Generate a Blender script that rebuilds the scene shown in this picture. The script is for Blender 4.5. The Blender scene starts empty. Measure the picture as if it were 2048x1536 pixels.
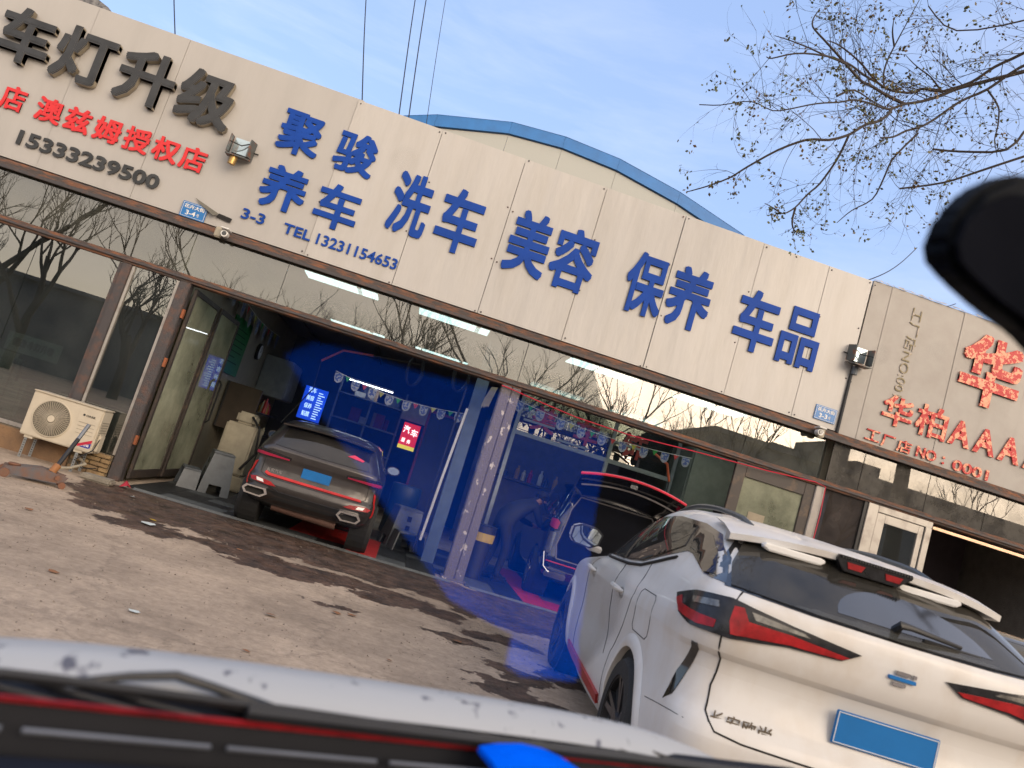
import bpy, bmesh, math, random
import numpy as np
from mathutils import Vector, Matrix
from mathutils.bvhtree import BVHTree
SC = bpy.context.scene
C = SC.collection
PI = math.pi
R = math.radians
rnd = random.Random(7)

# ------------------------------------------------------------------ camera
EYE = Vector((0, 0, 1.35))
yaw, pitch, roll = R(5.57), R(7.38), R(17.16)
fw = Vector((math.sin(yaw)*math.cos(pitch), math.cos(yaw)*math.cos(pitch), math.sin(pitch)))
rt = Vector((math.cos(yaw), -math.sin(yaw), 0)); up = rt.cross(fw)
rt, up = math.cos(roll)*rt + math.sin(roll)*up, -math.sin(roll)*rt + math.cos(roll)*up
cam = bpy.data.cameras.new('camera'); co = bpy.data.objects.new('camera', cam); C.objects.link(co)
co.matrix_world = Matrix(((rt.x, up.x, -fw.x, EYE.x), (rt.y, up.y, -fw.y, EYE.y), (rt.z, up.z, -fw.z, EYE.z), (0, 0, 0, 1)))
cam.sensor_width = 36; cam.lens = 1576/2048*36; cam.clip_start = .02; cam.clip_end = 2000
cam.dof.use_dof = True; cam.dof.focus_distance = 9.5; cam.dof.aperture_fstop = 3.0
SC.camera = co
# ------------------------------------------------------------------ light
SUN_EL, SUN_AZ = R(18), R(150)        # azimuth clockwise from +Y: low, behind and to the right of the camera
w = bpy.data.worlds.new('World'); SC.world = w; w.use_nodes = True
nt = w.node_tree; nt.nodes.clear()
def N(nt, t, **k):
    n = nt.nodes.new(t)
    for a, b in k.items(): setattr(n, a, b)
    return n
out = N(nt, 'ShaderNodeOutputWorld'); bg = N(nt, 'ShaderNodeBackground'); nt.links.new(bg.outputs[0], out.inputs[0])
sky = N(nt, 'ShaderNodeTexSky', sky_type='NISHITA'); sky.sun_disc = False
sky.sun_elevation = SUN_EL; sky.sun_rotation = SUN_AZ; sky.air_density = 1.0; sky.dust_density = 1.0; sky.ozone_density = 1.4
tc = N(nt, 'ShaderNodeTexCoord'); mp = N(nt, 'ShaderNodeMapping'); mp.inputs['Scale'].default_value = (1.2, 2.2, 6.5); mp.inputs['Rotation'].default_value = (0, .25, .5)
nz = N(nt, 'ShaderNodeTexNoise'); nz.inputs['Scale'].default_value = 2.3; nz.inputs['Detail'].default_value = 9; nz.inputs['Roughness'].default_value = .62; nz.inputs['Distortion'].default_value = .35
cr = N(nt, 'ShaderNodeValToRGB'); cr.color_ramp.elements[0].position = .47; cr.color_ramp.elements[0].color = (0, 0, 0, 1); cr.color_ramp.elements[1].position = .80; cr.color_ramp.elements[1].color = (.55, .55, .55, 1)
mx = N(nt, 'ShaderNodeMix', data_type='RGBA')
scl = N(nt, 'ShaderNodeVectorMath', operation='MULTIPLY_ADD')
hs = N(nt, 'ShaderNodeHueSaturation'); hs.inputs['Saturation'].default_value = .0; hs.inputs['Value'].default_value = 1.45
L = nt.links.new
L(tc.outputs['Generated'], mp.inputs[0]); L(mp.outputs[0], nz.inputs['Vector']); L(nz.outputs['Fac'], cr.inputs[0])
L(sky.outputs[0], hs.inputs['Color']); L(cr.outputs[0], mx.inputs['Factor']); L(sky.outputs[0], mx.inputs[6]); L(hs.outputs[0], mx.inputs[7]); # thin high haze: a pale sky veil, dimmed ahead and raised behind the camera
vl = N(nt, 'ShaderNodeMix', data_type='RGBA'); vl.inputs[0].default_value = .74; vl.inputs[7].default_value = (1.30, 1.78, 2.95, 1)
# tan towards the low sun, brightened there to light facade and ground
dt = N(nt, 'ShaderNodeVectorMath', operation='DOT_PRODUCT'); dt.inputs[1].default_value = (math.sin(SUN_AZ), math.cos(SUN_AZ), .0); L(tc.outputs['Generated'], dt.inputs[0])
mrr = N(nt, 'ShaderNodeMapRange', interpolation_type='SMOOTHSTEP'); mrr.inputs[1].default_value = -.55; mrr.inputs[2].default_value = .95; L(dt.outputs['Value'], mrr.inputs[0])
vc = N(nt, 'ShaderNodeMix', data_type='RGBA'); vc.inputs[6].default_value = (1.30, 1.78, 2.95, 1); vc.inputs[7].default_value = (6.2, 5.0, 3.7, 1); L(mrr.outputs[0], vc.inputs[0]); L(vc.outputs[2], vl.inputs[7])
L(mx.outputs[2], vl.inputs[6]); L(vl.outputs[2], bg.inputs[0])
bg.inputs[1].default_value = .15
sun = bpy.data.lights.new('sun', 'SUN'); so = bpy.data.objects.new('sun', sun); C.objects.link(so)
sun.energy = .9; sun.angle = R(40); sun.color = (1, .80, .62)
sd = Vector((math.sin(SUN_AZ)*math.cos(SUN_EL), math.cos(SUN_AZ)*math.cos(SUN_EL), math.sin(SUN_EL)))
so.rotation_euler = sd.to_track_quat('Z', 'Y').to_euler(); so.location = sd*60
SC.view_settings.view_transform = 'Standard'; SC.view_settings.look = 'None'; SC.view_settings.exposure = 1.2
SC.view_settings.gamma = 1; SC.view_settings.use_curve_mapping = False
SC.render.engine = 'CYCLES'; SC.cycles.use_denoising = True; SC.cycles.max_bounces = 10; SC.cycles.transparent_max_bounces = 16
SC.cycles.caustics_reflective = False; SC.cycles.caustics_refractive = False; SC.cycles.sample_clamp_indirect = 6

# ------------------------------------------------------------------ materials
MATS = {}
def mat(name, col=(.5, .5, .5), rough=.6, metal=0., var=.12, scale=6., bump=0., bscale=60., col2=None, thr=None, coat=0., emit=None, estr=1., stretch=(1, 1, 1), spec=.5, var2=0.):
    if name in MATS: return MATS[name]
    m = bpy.data.materials.new(name); m.use_nodes = True; t = m.node_tree; b = t.nodes['Principled BSDF']; lk = t.links.new
    b.inputs['Roughness'].default_value = rough; b.inputs['Metallic'].default_value = metal; b.inputs['Specular IOR Level'].default_value = spec
    b.inputs['Coat Weight'].default_value = coat; b.inputs['Coat Roughness'].default_value = .06
    c2 = col2 if col2 else tuple(c*(1-var*2.2) for c in col)
    tcn = N(t, 'ShaderNodeTexCoord'); mpn = N(t, 'ShaderNodeMapping'); mpn.inputs['Scale'].default_value = stretch
    n = N(t, 'ShaderNodeTexNoise'); n.inputs['Scale'].default_value = scale; n.inputs['Detail'].default_value = 7; n.inputs['Roughness'].default_value = .6
    r = N(t, 'ShaderNodeValToRGB'); lo, hi = thr if thr else (.35, .7)
    r.color_ramp.elements[0].position = lo; r.color_ramp.elements[1].position = hi
    r.color_ramp.elements[0].color = (*col, 1); r.color_ramp.elements[1].color = (*c2, 1)
    lk(tcn.outputs['Object'], mpn.inputs[0]); lk(mpn.outputs[0], n.inputs['Vector']); lk(n.outputs['Fac'], r.inputs[0])
    lk(r.outputs[0], b.inputs['Base Color'])
    if bump:
        n2 = N(t, 'ShaderNodeTexNoise'); n2.inputs['Scale'].default_value = bscale; n2.inputs['Detail'].default_value = 5
        bp = N(t, 'ShaderNodeBump'); bp.inputs['Strength'].default_value = min(1, bump); bp.inputs['Distance'].default_value = .02 if bscale > 8 else .06
        lk(mpn.outputs[0], n2.inputs['Vector']); lk(n2.outputs['Fac'], bp.inputs['Height']); lk(bp.outputs[0], b.inputs['Normal'])
    if emit: b.inputs['Emission Color'].default_value = (*emit, 1); b.inputs['Emission Strength'].default_value = estr
    MATS[name] = m
    return m
def glassmat(name, tint=(.8, .85, .85), refl=.25, dirt=.12, dcol=(.35, .33, .28), rough=.0, dscale=2.5, stretch=(1, 1, 1)):
    """pane: see-through tinted glass with a mirror-like face and a film of dust"""
    m = bpy.data.materials.new(name); m.use_nodes = True; t = m.node_tree; t.nodes.clear(); lk = t.links.new
    o = N(t, 'ShaderNodeOutputMaterial'); tr = N(t, 'ShaderNodeBsdfTransparent'); tr.inputs[0].default_value = (*tint, 1)
    g = N(t, 'ShaderNodeBsdfGlossy'); g.inputs['Roughness'].default_value = rough; g.inputs[0].default_value = (1, .97, .93, 1)
    fr = N(t, 'ShaderNodeFresnel'); fr.inputs[0].default_value = 1.5
    ad = N(t, 'ShaderNodeMath', operation='ADD', use_clamp=True); ad.inputs[1].default_value = refl
    m1 = N(t, 'ShaderNodeMixShader'); d = N(t, 'ShaderNodeBsdfDiffuse'); d.inputs[0].default_value = (*dcol, 1)
    tcn = N(t, 'ShaderNodeTexCoord'); mpn = N(t, 'ShaderNodeMapping'); mpn.inputs['Scale'].default_value = stretch
    n = N(t, 'ShaderNodeTexNoise'); n.inputs['Scale'].default_value = dscale; n.inputs['Detail'].default_value = 8; n.inputs['Roughness'].default_value = .65
    mr = N(t, 'ShaderNodeMapRange'); mr.inputs[1].default_value = .3; mr.inputs[2].default_value = .75; mr.inputs[3].default_value = dirt*.3; mr.inputs[4].default_value = dirt*2
    m2 = N(t, 'ShaderNodeMixShader')
    ge = N(t, 'ShaderNodeNewGeometry'); inv = N(t, 'ShaderNodeMath', operation='SUBTRACT'); inv.inputs[0].default_value = 1; lk(ge.outputs['Backfacing'], inv.inputs[1])   # the far face of a pane does not mirror twice
    mu = N(t, 'ShaderNodeMath', operation='MULTIPLY'); lk(ad.outputs[0], mu.inputs[0]); lk(inv.outputs[0], mu.inputs[1])
    lk(fr.outputs[0], ad.inputs[0]); lk(mu.outputs[0], m1.inputs[0]); lk(tr.outputs[0], m1.inputs[1]); lk(g.outputs[0], m1.inputs[2])
    lk(tcn.outputs['Object'], mpn.inputs[0]); lk(mpn.outputs[0], n.inputs['Vector']); lk(n.outputs['Fac'], mr.inputs[0]); lk(mr.outputs[0], m2.inputs[0])
    lk(m1.outputs[0], m2.inputs[1]); lk(d.outputs[0], m2.inputs[2]); lk(m2.outputs[0], o.inputs[0])
    return m
M_rust = mat('rusty_steel', (.085, .070, .065), .75, .2, col2=(.26, .11, .055), thr=(.44, .66), scale=7, bump=.5, bscale=45, stretch=(.7, 1, 3))
M_rustdk = mat('dark_rusty_steel', (.075, .068, .07), .6, .3, col2=(.16, .085, .06), thr=(.5, .75), scale=6, bump=.4)
M_pillar = mat('pillar_paint', (.14, .125, .135), .6, .2, col2=(.50, .46, .42), thr=(.60, .62), scale=7, bump=.5, stretch=(1, 1, .7))
M_panelA = mat('sign_sheet', (.465, .45, .43), .36, .0, col2=(.425, .405, .375), thr=(.45, .8), scale=2.2, bump=.35, bscale=1.6, stretch=(1.6, 1, .35))
M_panelB = mat('sign_sheet_grey', (.41, .395, .375), .40, .0, col2=(.37, .355, .335), thr=(.45, .8), scale=2, bump=.2, bscale=1.4, stretch=(1.6, 1, .35))
M_panelR = mat('sign_sheet_old', (.37, .35, .325), .5, .0, col2=(.32, .295, .27), scale=2.5, bump=.15, bscale=2, thr=(.4, .75))
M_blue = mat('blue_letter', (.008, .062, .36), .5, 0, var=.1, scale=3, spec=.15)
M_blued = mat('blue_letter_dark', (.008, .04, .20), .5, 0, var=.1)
M_blk = mat('black_letter', (.028, .030, .033), .28, 0, var=.3, scale=5)
M_gold = mat('letter_side', (.36, .31, .23), .4, .3)
M_red = mat('red_letter', (.66, .016, .02), .35, 0, var=.05)
M_flake = mat('peeling_red', (.50, .02, .02), .45, 0, col2=(.80, .36, .22), thr=(.50, .53), scale=16, bump=.6, bscale=25)
M_plateb = mat('blue_plate', (.01, .16, .46), .3, 0, var=.05)
M_white = mat('white_paint', (.78, .78, .76), .4, 0, var=.06)
M_dark = mat('dark_plastic', (.02, .021, .023), .45, 0, var=.2)
M_rub = mat('tyre_rubber', (.022, .022, .022), .8, 0, var=.2, bump=.3)
M_chrome = mat('chrome', (.75, .75, .75), .12, 1, var=.03)
M_alu = mat('aluminium', (.42, .40, .37), .45, .6, var=.1, col2=(.25, .22, .2), thr=(.5, .8))
M_greyp = mat('grey_plastic', (.13, .15, .17), .45, 0, var=.15)

# ------------------------------------------------------------------ mesh helpers
class MB:
    def __init__(s): s.v = []; s.f = []; s.mi = []
    def add(s, vs, fs, mi=0):
        o = len(s.v); s.v += [tuple(v) for v in vs]; s.f += [tuple(i+o for i in f) for f in fs]; s.mi += [mi]*len(fs); return s
    def box(s, x0, x1, y0, y1, z0, z1, mi=0):
        vs = [(x, y, z) for x in (x0, x1) for y in (y0, y1) for z in (z0, z1)]
        return s.add(vs, [(0, 1, 3, 2), (4, 6, 7, 5), (0, 4, 5, 1), (2, 3, 7, 6), (0, 2, 6, 4), (1, 5, 7, 3)], mi)
    def tube(s, pts, r, n=8, mi=0, cap=True):
        pts = [Vector(p) for p in pts]; k = len(pts); rs = r if isinstance(r, (list, tuple)) else [r]*k
        vs = []; a = None
        for i, p in enumerate(pts):
            d = (pts[min(i+1, k-1)]-pts[max(i-1, 0)]);  d = d.normalized() if d.length > 1e-9 else Vector((0, 0, 1))
            if a is None: a = d.orthogonal().normalized()
            a = (a-d*a.dot(d)); a = a.normalized() if a.length > 1e-6 else d.orthogonal().normalized()
            b = d.cross(a)
            for j in range(n):
                t = 2*PI*j/n; vs.append(p+(a*math.cos(t)+b*math.sin(t))*rs[i])
        fs = [(i*n+j, i*n+(j+1) % n, (i+1)*n+(j+1) % n, (i+1)*n+j) for i in range(k-1) for j in range(n)]
        if cap: fs += [tuple(range(n-1, -1, -1)), tuple(range((k-1)*n, k*n))]
        return s.add(vs, fs, mi)
    def lathe(s, prof, c, ax='x', n=28, mi=0):
        vs = []; k = len(prof)
        for (a, r) in prof:
            for j in range(n):
                t = 2*PI*j/n; u, v_ = r*math.cos(t), r*math.sin(t)
                vs.append({'x': (c[0]+a, c[1]+u, c[2]+v_), 'y': (c[0]+u, c[1]+a, c[2]+v_), 'z': (c[0]+u, c[1]+v_, c[2]+a)}[ax])
        fs = [(i*n+j, i*n+(j+1) % n, (i+1)*n+(j+1) % n, (i+1)*n+j) for i in range(k-1) for j in range(n)]
        fs += [tuple(range(n-1, -1, -1)), tuple(range((k-1)*n, k*n))]
        return s.add(vs, fs, mi)
    def prism(s, pts2, d0, d1, ax='y', mi=0):
        """polygon pts2 extruded from d0 to d1 along ax"""
        def P3(a, b, d): return {'y': (a, d, b), 'x': (d, a, b), 'z': (a, b, d)}[ax]
        k = len(pts2)
        vs = [P3(a, b, d0) for a, b in pts2]+[P3(a, b, d1) for a, b in pts2]
        fs = [tuple(range(k)), tuple(range(2*k-1, k-1, -1))]+[(i, (i+1) % k, k+(i+1) % k, k+i) for i in range(k)]
        return s.add(vs, fs, mi)
    def build(s, name, m, parent=None, smooth=False, bevel=0, **tags):
        me = bpy.data.meshes.new(name); me.from_pydata(s.v, [], s.f)
        ms = m if isinstance(m, (list, tuple)) else [m]
        for q in ms: me.materials.append(q)
        if len(ms) > 1: me.polygons.foreach_set('material_index', s.mi)
        bm = bmesh.new(); bm.from_mesh(me); bmesh.ops.recalc_face_normals(bm, faces=bm.faces)
        if bevel: bmesh.ops.bevel(bm, geom=list(bm.edges), offset=bevel, segments=2, affect='EDGES', clamp_overlap=True)
        bm.to_mesh(me); bm.free()
        if smooth: setsmooth(me)
        return link(name, me, parent, **tags)
def setsmooth(me, ang=40):
    me.polygons.foreach_set('use_smooth', [True]*len(me.polygons))
    bm = bmesh.new(); bm.from_mesh(me)
    for e in bm.edges:
        if len(e.link_faces) == 2 and e.calc_face_angle(0) > R(ang): e.smooth = False
    bm.to_mesh(me); bm.free()
def tag(o, label=None, cat=None, group=None, kind=None):
    if label: o['label'] = label
    if cat: o['category'] = cat
    if group: o['group'] = group
    if kind: o['kind'] = kind
    return o
def link(name, me, parent=None, label=None, cat=None, group=None, kind=None):
    o = bpy.data.objects.new(name, me); C.objects.link(o)
    if parent is not None: o.parent = parent
    return tag(o, label, cat, group, kind)
def thing(name, label, cat, loc=(0, 0, 0), rz=0, group=None):
    o = bpy.data.objects.new(name, None); C.objects.link(o); o.location = loc; o.rotation_euler = (0, 0, rz); o.empty_display_size = .1
    return tag(o, label, cat, group)
def Bx(name, x0, x1, y0, y1, z0, z1, m, parent=None, bevel=0, **t): return MB().box(x0, x1, y0, y1, z0, z1).build(name, m, parent, bevel=bevel, **t)

def glyph(txt, bold=.0, depth=.0, rot=0, shear=0):
    cu = bpy.data.curves.new('t', 'FONT'); cu.body = txt; cu.extrude = .5; cu.offset = bold; cu.resolution_u = 3; cu.shear = shear
    o = bpy.data.objects.new('t', cu); C.objects.link(o); dg = bpy.context.evaluated_depsgraph_get(); dg.update()
    me = bpy.data.meshes.new_from_object(o.evaluated_get(dg)); bpy.data.objects.remove(o); bpy.data.curves.remove(cu)
    me.materials.clear()
    v = np.array([x.co[:] for x in me.vertices])
    if rot: c, s_ = math.cos(rot), math.sin(rot); v[:, :2] = v[:, :2] @ np.array([[c, s_], [-s_, c]])
    lo, hi = v.min(0), v.max(0); v = (v-lo)/np.maximum(hi-lo, 1e-6)
    return me, v
def letters(txt, x0, x1, z0, z1, y, depth, ms, parent, bold=.035, rot=0, name='letter', shear=0, tilt=0):
    """raised lettering on the facade: text fitted to the box x0..x1, z0..z1, its face at y-depth"""
    cjk = any(ord(c) > 0x2E80 for c in txt)
    me, v = glyph(txt, 0 if cjk else bold, rot=rot, shear=shear)
    if cjk and bold:                                 # heavy strokes: the glyph thickened by copies stepped half a millimetre back
        r = bold*.72; vs = []; fs = []; n0 = len(v); pf = [tuple(p.vertices) for p in me.polygons]
        for k, (dx, dz) in enumerate(((0, 0), (1, 0), (-1, 0), (0, 1), (0, -1), (1, 1), (-1, 1), (1, -1), (-1, -1))):
            q = v*np.array([1-2*r, 1-2*r, 1-.012*k])+np.array([r+dx*r, r+dz*r, 0]); vs.append(q); fs += [tuple(i+k*n0 for i in f) for f in pf]
        v = np.concatenate(vs); bpy.data.meshes.remove(me); me = bpy.data.meshes.new(name); me.from_pydata([tuple(a) for a in v], [], fs)
    P = np.empty_like(v); P[:, 0] = x0+v[:, 0]*(x1-x0); P[:, 2] = z0+v[:, 1]*(z1-z0); P[:, 1] = y-v[:, 2]*depth
    if tilt: P[:, 2] += (P[:, 0]-x0)*tilt
    me.vertices.foreach_set('co', P.ravel())
    ms = ms if isinstance(ms, (list, tuple)) else [ms]
    for q in ms: me.materials.append(q)
    me.update()
    if len(ms) > 1:
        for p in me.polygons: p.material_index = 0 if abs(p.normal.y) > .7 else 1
    return link(name, me, parent)
# ------------------------------------------------------------------ ground
FY = 10.62                                            # the facade's plane
def ground_material():
    m = bpy.data.materials.new('ground'); m.use_nodes = True; t = m.node_tree; b = t.nodes['Principled BSDF']; lk = t.links.new
    tcn = N(t, 'ShaderNodeTexCoord'); geo = tcn.outputs['Object']
    def noise(s, d=8, r=.6, vec=None):
        n = N(t, 'ShaderNodeTexNoise'); n.inputs['Scale'].default_value = s; n.inputs['Detail'].default_value = d; n.inputs['Roughness'].default_value = r
        lk(vec or geo, n.inputs['Vector']); return n
    def ramp(src, a, b_, c0, c1):
        r = N(t, 'ShaderNodeValToRGB'); r.color_ramp.elements[0].position = a; r.color_ramp.elements[1].position = b_
        r.color_ramp.elements[0].color = (*c0, 1); r.color_ramp.elements[1].color = (*c1, 1); lk(src, r.inputs[0]); return r.outputs[0]
    base = ramp(noise(1.1, 10, .68).outputs['Fac'], .36, .62, (.52, .42, .325), (.33, .265, .205))
    fine = ramp(noise(14, 9, .82).outputs['Fac'], .34, .68, (.72, .70, .67), (1.2, 1.18, 1.15))
    mul = N(t, 'ShaderNodeMix', data_type='RGBA', blend_type='MULTIPLY'); mul.inputs[0].default_value = 1; lk(base, mul.inputs[6]); lk(fine, mul.inputs[7])
    # small dark specks and grit
    vo = N(t, 'ShaderNodeTexVoronoi'); vo.inputs['Scale'].default_value = 22; lk(geo, vo.inputs['Vector'])
    sp = N(t, 'ShaderNodeMapRange'); sp.inputs[1].default_value = .10; sp.inputs[2].default_value = .16; sp.inputs[3].default_value = .45; sp.inputs[4].default_value = 0
    lk(vo.outputs['Distance'], sp.inputs[0])
    gate = N(t, 'ShaderNodeMath', operation='MULTIPLY'); lk(sp.outputs[0], gate.inputs[0]); lk(ramp(noise(1.7).outputs['Fac'], .5, .6, (0, 0, 0), (1, 1, 1)), gate.inputs[1])
    m0 = N(t, 'ShaderNodeMix', data_type='RGBA'); lk(gate.outputs[0], m0.inputs[0]); lk(mul.outputs[2], m0.inputs[6]); m0.inputs[7].default_value = (.05, .04, .035, 1)
    # wet patches: blobs with ragged edges
    wn = noise(2.2, 9, .68); sub = N(t, 'ShaderNodeVectorMath', operation='SUBTRACT'); sub.inputs[1].default_value = (.5, .5, .5); lk(wn.outputs['Color'], sub.inputs[0])
    sc2 = N(t, 'ShaderNodeVectorMath', operation='MULTIPLY'); sc2.inputs[1].default_value = (1.0, 1.0, 0); lk(sub.outputs[0], sc2.inputs[0])
    ad = N(t, 'ShaderNodeVectorMath', operation='ADD'); lk(geo, ad.inputs[0]); lk(sc2.outputs[0], ad.inputs[1])
    blobs = [(-2.6, 8.7, .62, .5), (-2.15, 8.0, .45, .32), (-2.4, 9.5, .9, .7), (-1.5, 9.3, 1.2, .85), (-1.3, 8.2, .55, .32), (-.85, 7.95, .5, .42), (-.1, 9.4, 1.3, .8), (-.35, 8.2, .55, .3),
             (.15, 7.75, .33, .22), (.35, 8.2, .4, .35), (.75, 8.05, .33, .25), (1.2, 9.4, 1.2, .85), (1.5, 8.7, .7, .5), (.9, 6.95, .34, .2), (1.35, 7.5, .4, .25), (1.15, 5.75, .26, .3), (1.35, 6.2, .22, .25), (1.55, 5.4, .3, .4), (1.7, 6.6, .3, .3), (2.4, 9.3, .8, .8), (-.2, 6.9, .25, .1), (-2.7, 9.9, .9, .5), (-1.2, 10.0, 1.5, .55), (.5, 9.95, 1.4, .5), (2.1, 9.9, 1.2, .6), (-3.1, 9.5, .35, .6)]
    prev = None
    for (x, y, rx, ry) in blobs:
        s1 = N(t, 'ShaderNodeVectorMath', operation='SUBTRACT'); s1.inputs[1].default_value = (x, y, 0); lk(ad.outputs[0], s1.inputs[0])
        s2 = N(t, 'ShaderNodeVectorMath', operation='DIVIDE'); s2.inputs[1].default_value = (rx, ry, 1e6); lk(s1.outputs[0], s2.inputs[0])
        s3 = N(t, 'ShaderNodeVectorMath', operation='LENGTH'); lk(s2.outputs[0], s3.inputs[0])
        if prev is None: prev = s3.outputs['Value']
        else:
            mn = N(t, 'ShaderNodeMath', operation='MINIMUM'); lk(prev, mn.inputs[0]); lk(s3.outputs['Value'], mn.inputs[1]); prev = mn.outputs[0]
    mr = N(t, 'ShaderNodeMapRange'); mr.inputs[1].default_value = .93; mr.inputs[2].default_value = 1.0; mr.inputs[3].default_value = 1; mr.inputs[4].default_value = 0; lk(prev, mr.inputs[0])
    wet = mr.outputs[0]
    wc = ramp(noise(3.5, 10, .82).outputs['Fac'], .4, .62, (.030, .022, .018), (.15, .093, .066))
    m1 = N(t, 'ShaderNodeMix', data_type='RGBA'); lk(wet, m1.inputs[0]); lk(m0.outputs[2], m1.inputs[6]); lk(wc, m1.inputs[7]); lk(m1.outputs[2], b.inputs['Base Color'])
    rr = N(t, 'ShaderNodeMix', data_type='FLOAT'); lk(wet, rr.inputs[0]); rr.inputs[2].default_value = .9; lk(ramp(noise(5).outputs['Fac'], .42, .6, (.72,)*3, (.3,)*3), rr.inputs[3]); lk(rr.outputs[0], b.inputs['Roughness'])
    # hairline cracks
    cv = N(t, 'ShaderNodeTexVoronoi', feature='DISTANCE_TO_EDGE'); cv.inputs['Scale'].default_value = .33; lk(ad.outputs[0], cv.inputs['Vector'])
    cm = N(t, 'ShaderNodeMapRange'); cm.inputs[1].default_value = .004; cm.inputs[2].default_value = .009; cm.inputs[3].default_value = .22; cm.inputs[4].default_value = 0; lk(cv.outputs['Distance'], cm.inputs[0])
    cx_ = N(t, 'ShaderNodeMix', data_type='RGBA'); lk(cm.outputs[0], cx_.inputs[0]); lk(m1.outputs[2], cx_.inputs[6]); cx_.inputs[7].default_value = (.07, .055, .045, 1); lk(cx_.outputs[2], b.inputs['Base Color'])
    bp = N(t, 'ShaderNodeBump'); bp.inputs['Strength'].default_value = .7; bp.inputs['Distance'].default_value = .015; lk(noise(55, 6, .7).outputs['Fac'], bp.inputs['Height']); lk(bp.outputs[0], b.inputs['Normal'])
    return m
g = MB().add([(-400, -400, 0), (400, -400, 0), (400, 400, 0), (-400, 400, 0)], [(0, 1, 2, 3)]).build('ground', ground_material()); tag(g, kind='structure')

# ------------------------------------------------------------------ signboards
def seam_bolts(xs, z0, z1, y, parent):
    b = MB()
    for x in xs:
        for z in (z1-.03, z0+.03, (z0*2+z1)/3, (z0+2*z1)/3):
            for dx in (-.04, .045):
                if rnd.random() < .75: q = (x+dx, z+rnd.uniform(-.02, .02)); b.lathe([(0, .012), (-.008, .009)], (q[0], y, q[1]), 'y', 8)
    b.build('bolts', M_rustdk, parent, kind='stuff')
def sheet(x0, x1, z0, z1, y, m, parent, th=.03, name='panel', bulge=.02):
    nx, nz_ = 5, 8; b = MB(); vs = []; ph = rnd.uniform(0, 6)
    tl = rnd.uniform(-.006, .006); dy = rnd.uniform(-.004, .006)
    for j in range(nz_+1):
        for i in range(nx+1):
            a, c = i/nx, j/nz_
            vs.append((x0+a*(x1-x0), y+dy+tl*(a-.5)-bulge*rnd.uniform(.0, .3)*math.sin(PI*a)*math.sin(PI*c+.4*math.sin(ph+3*c)), z0+c*(z1-z0)))
    n1 = len(vs)
    fs = [(j*(nx+1)+i, j*(nx+1)+i+1, (j+1)*(nx+1)+i+1, (j+1)*(nx+1)+i) for j in range(nz_) for i in range(nx)]
    b.add(vs, fs); b.box(x0, x1, y+.012, y+.012+th, z0, z1)
    return b.build(name, m, parent, smooth=True)
ZB, ZT = 3.52, 5.83
S1 = thing('shop_sign', 'left beige signboard with big black characters, red line and 15333239500', 'sign', (-5, FY, ZB))
S2 = thing('shop_sign', 'long cream middle signboard with blue characters and TEL 13231154653', 'sign', (1, FY, ZB))
S3 = thing('shop_sign', 'right greyish signboard with peeling red characters and AAA', 'sign', (7, FY, ZB))
for o in (S1, S2, S3): o.location = (0, 0, 0)
g_ = .004
for i in range(4): sheet(-8.14+1.22*i+1.2, -8.14+1.22*(i+1)+1.2-g_-(.01 if i == 3 else 0), ZB, ZT+.02, FY, M_panelB, S1)
xs = [-3.37+1.22*i for i in range(8)]; xs = [round(x, 3) for x in xs][:7]+[4.97, 5.69]
xs = [-3.372, -2.15, -.93, .29, 1.51, 2.725, 3.95, 4.99, 5.69]
for i in range(8): sheet(xs[i]+g_, xs[i+1]-g_, ZB, ZT, FY-.004*(i % 2), M_panelA if i else M_panelB, S2)
seam_bolts(xs[1:], ZB, ZT, FY-.006, S2)
xr = [5.72, 6.02, 6.62, 7.22, 7.82, 8.42, 9.02, 9.62, 10.22]
for i in range(8):
    z1 = ZT+.03
    sheet(xr[i]+.002, xr[i+1]-.002, ZB-.06 if i else 3.5, z1, FY+.02, M_panelR, S3, bulge=.006)
b = MB(); k = 0                                    # crumpled flashing along the right sign's top edge
while k < 46:
    x = 5.72+.1*k; b.add([(x, FY+.0, ZT+.03), (x+.1, FY+.0, ZT+.03+rnd.uniform(-.01, .02)), (x+.1, FY+.06, ZT+.07+rnd.uniform(-.02, .02)), (x, FY+.06, ZT+.07+rnd.uniform(-.02, .02))], [(0, 1, 2, 3)]); k += 1
b.build('flashing', mat('torn_flashing', (.75, .66, .52), .35, .6, col2=(.25, .2, .16), scale=9), S3)
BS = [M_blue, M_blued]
for ch, x0, x1, z0, z1 in [('聚', -3.0, -2.43, 4.79, 5.39), ('骏', -2.22, -1.66, 4.79, 5.38), ('养', -2.99, -2.38, 3.99, 4.60), ('车', -2.23, -1.65, 3.98, 4.60), ('洗', -1.29, -.75, 4.22, 5.10), ('车', -.62, -.02, 4.20, 5.11),
                           ('美', .39, .98, 4.22, 5.13), ('容', 1.03, 1.66, 4.21, 5.11), ('保', 2.14, 2.72, 4.21, 5.11), ('养', 2.77, 3.41, 4.22, 5.12), ('车', 3.82, 4.44, 4.22, 5.12), ('品', 4.52, 5.12, 4.22, 5.08)]:
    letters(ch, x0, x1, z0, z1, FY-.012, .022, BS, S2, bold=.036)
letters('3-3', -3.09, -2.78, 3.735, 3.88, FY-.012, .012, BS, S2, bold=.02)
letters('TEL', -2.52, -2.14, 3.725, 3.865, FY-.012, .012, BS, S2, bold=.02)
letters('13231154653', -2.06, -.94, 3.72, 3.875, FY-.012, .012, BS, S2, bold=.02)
KS = [M_blk, M_gold]
for ch, x0, x1 in [('车', -6.74, -6.06), ('灯', -6.0, -5.26), ('升', -5.17, -4.44), ('级', -4.37, -3.63)]:
    letters(ch, x0, x1, 4.73, 5.48, FY-.012, .09, KS, S1, bold=.042)
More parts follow.
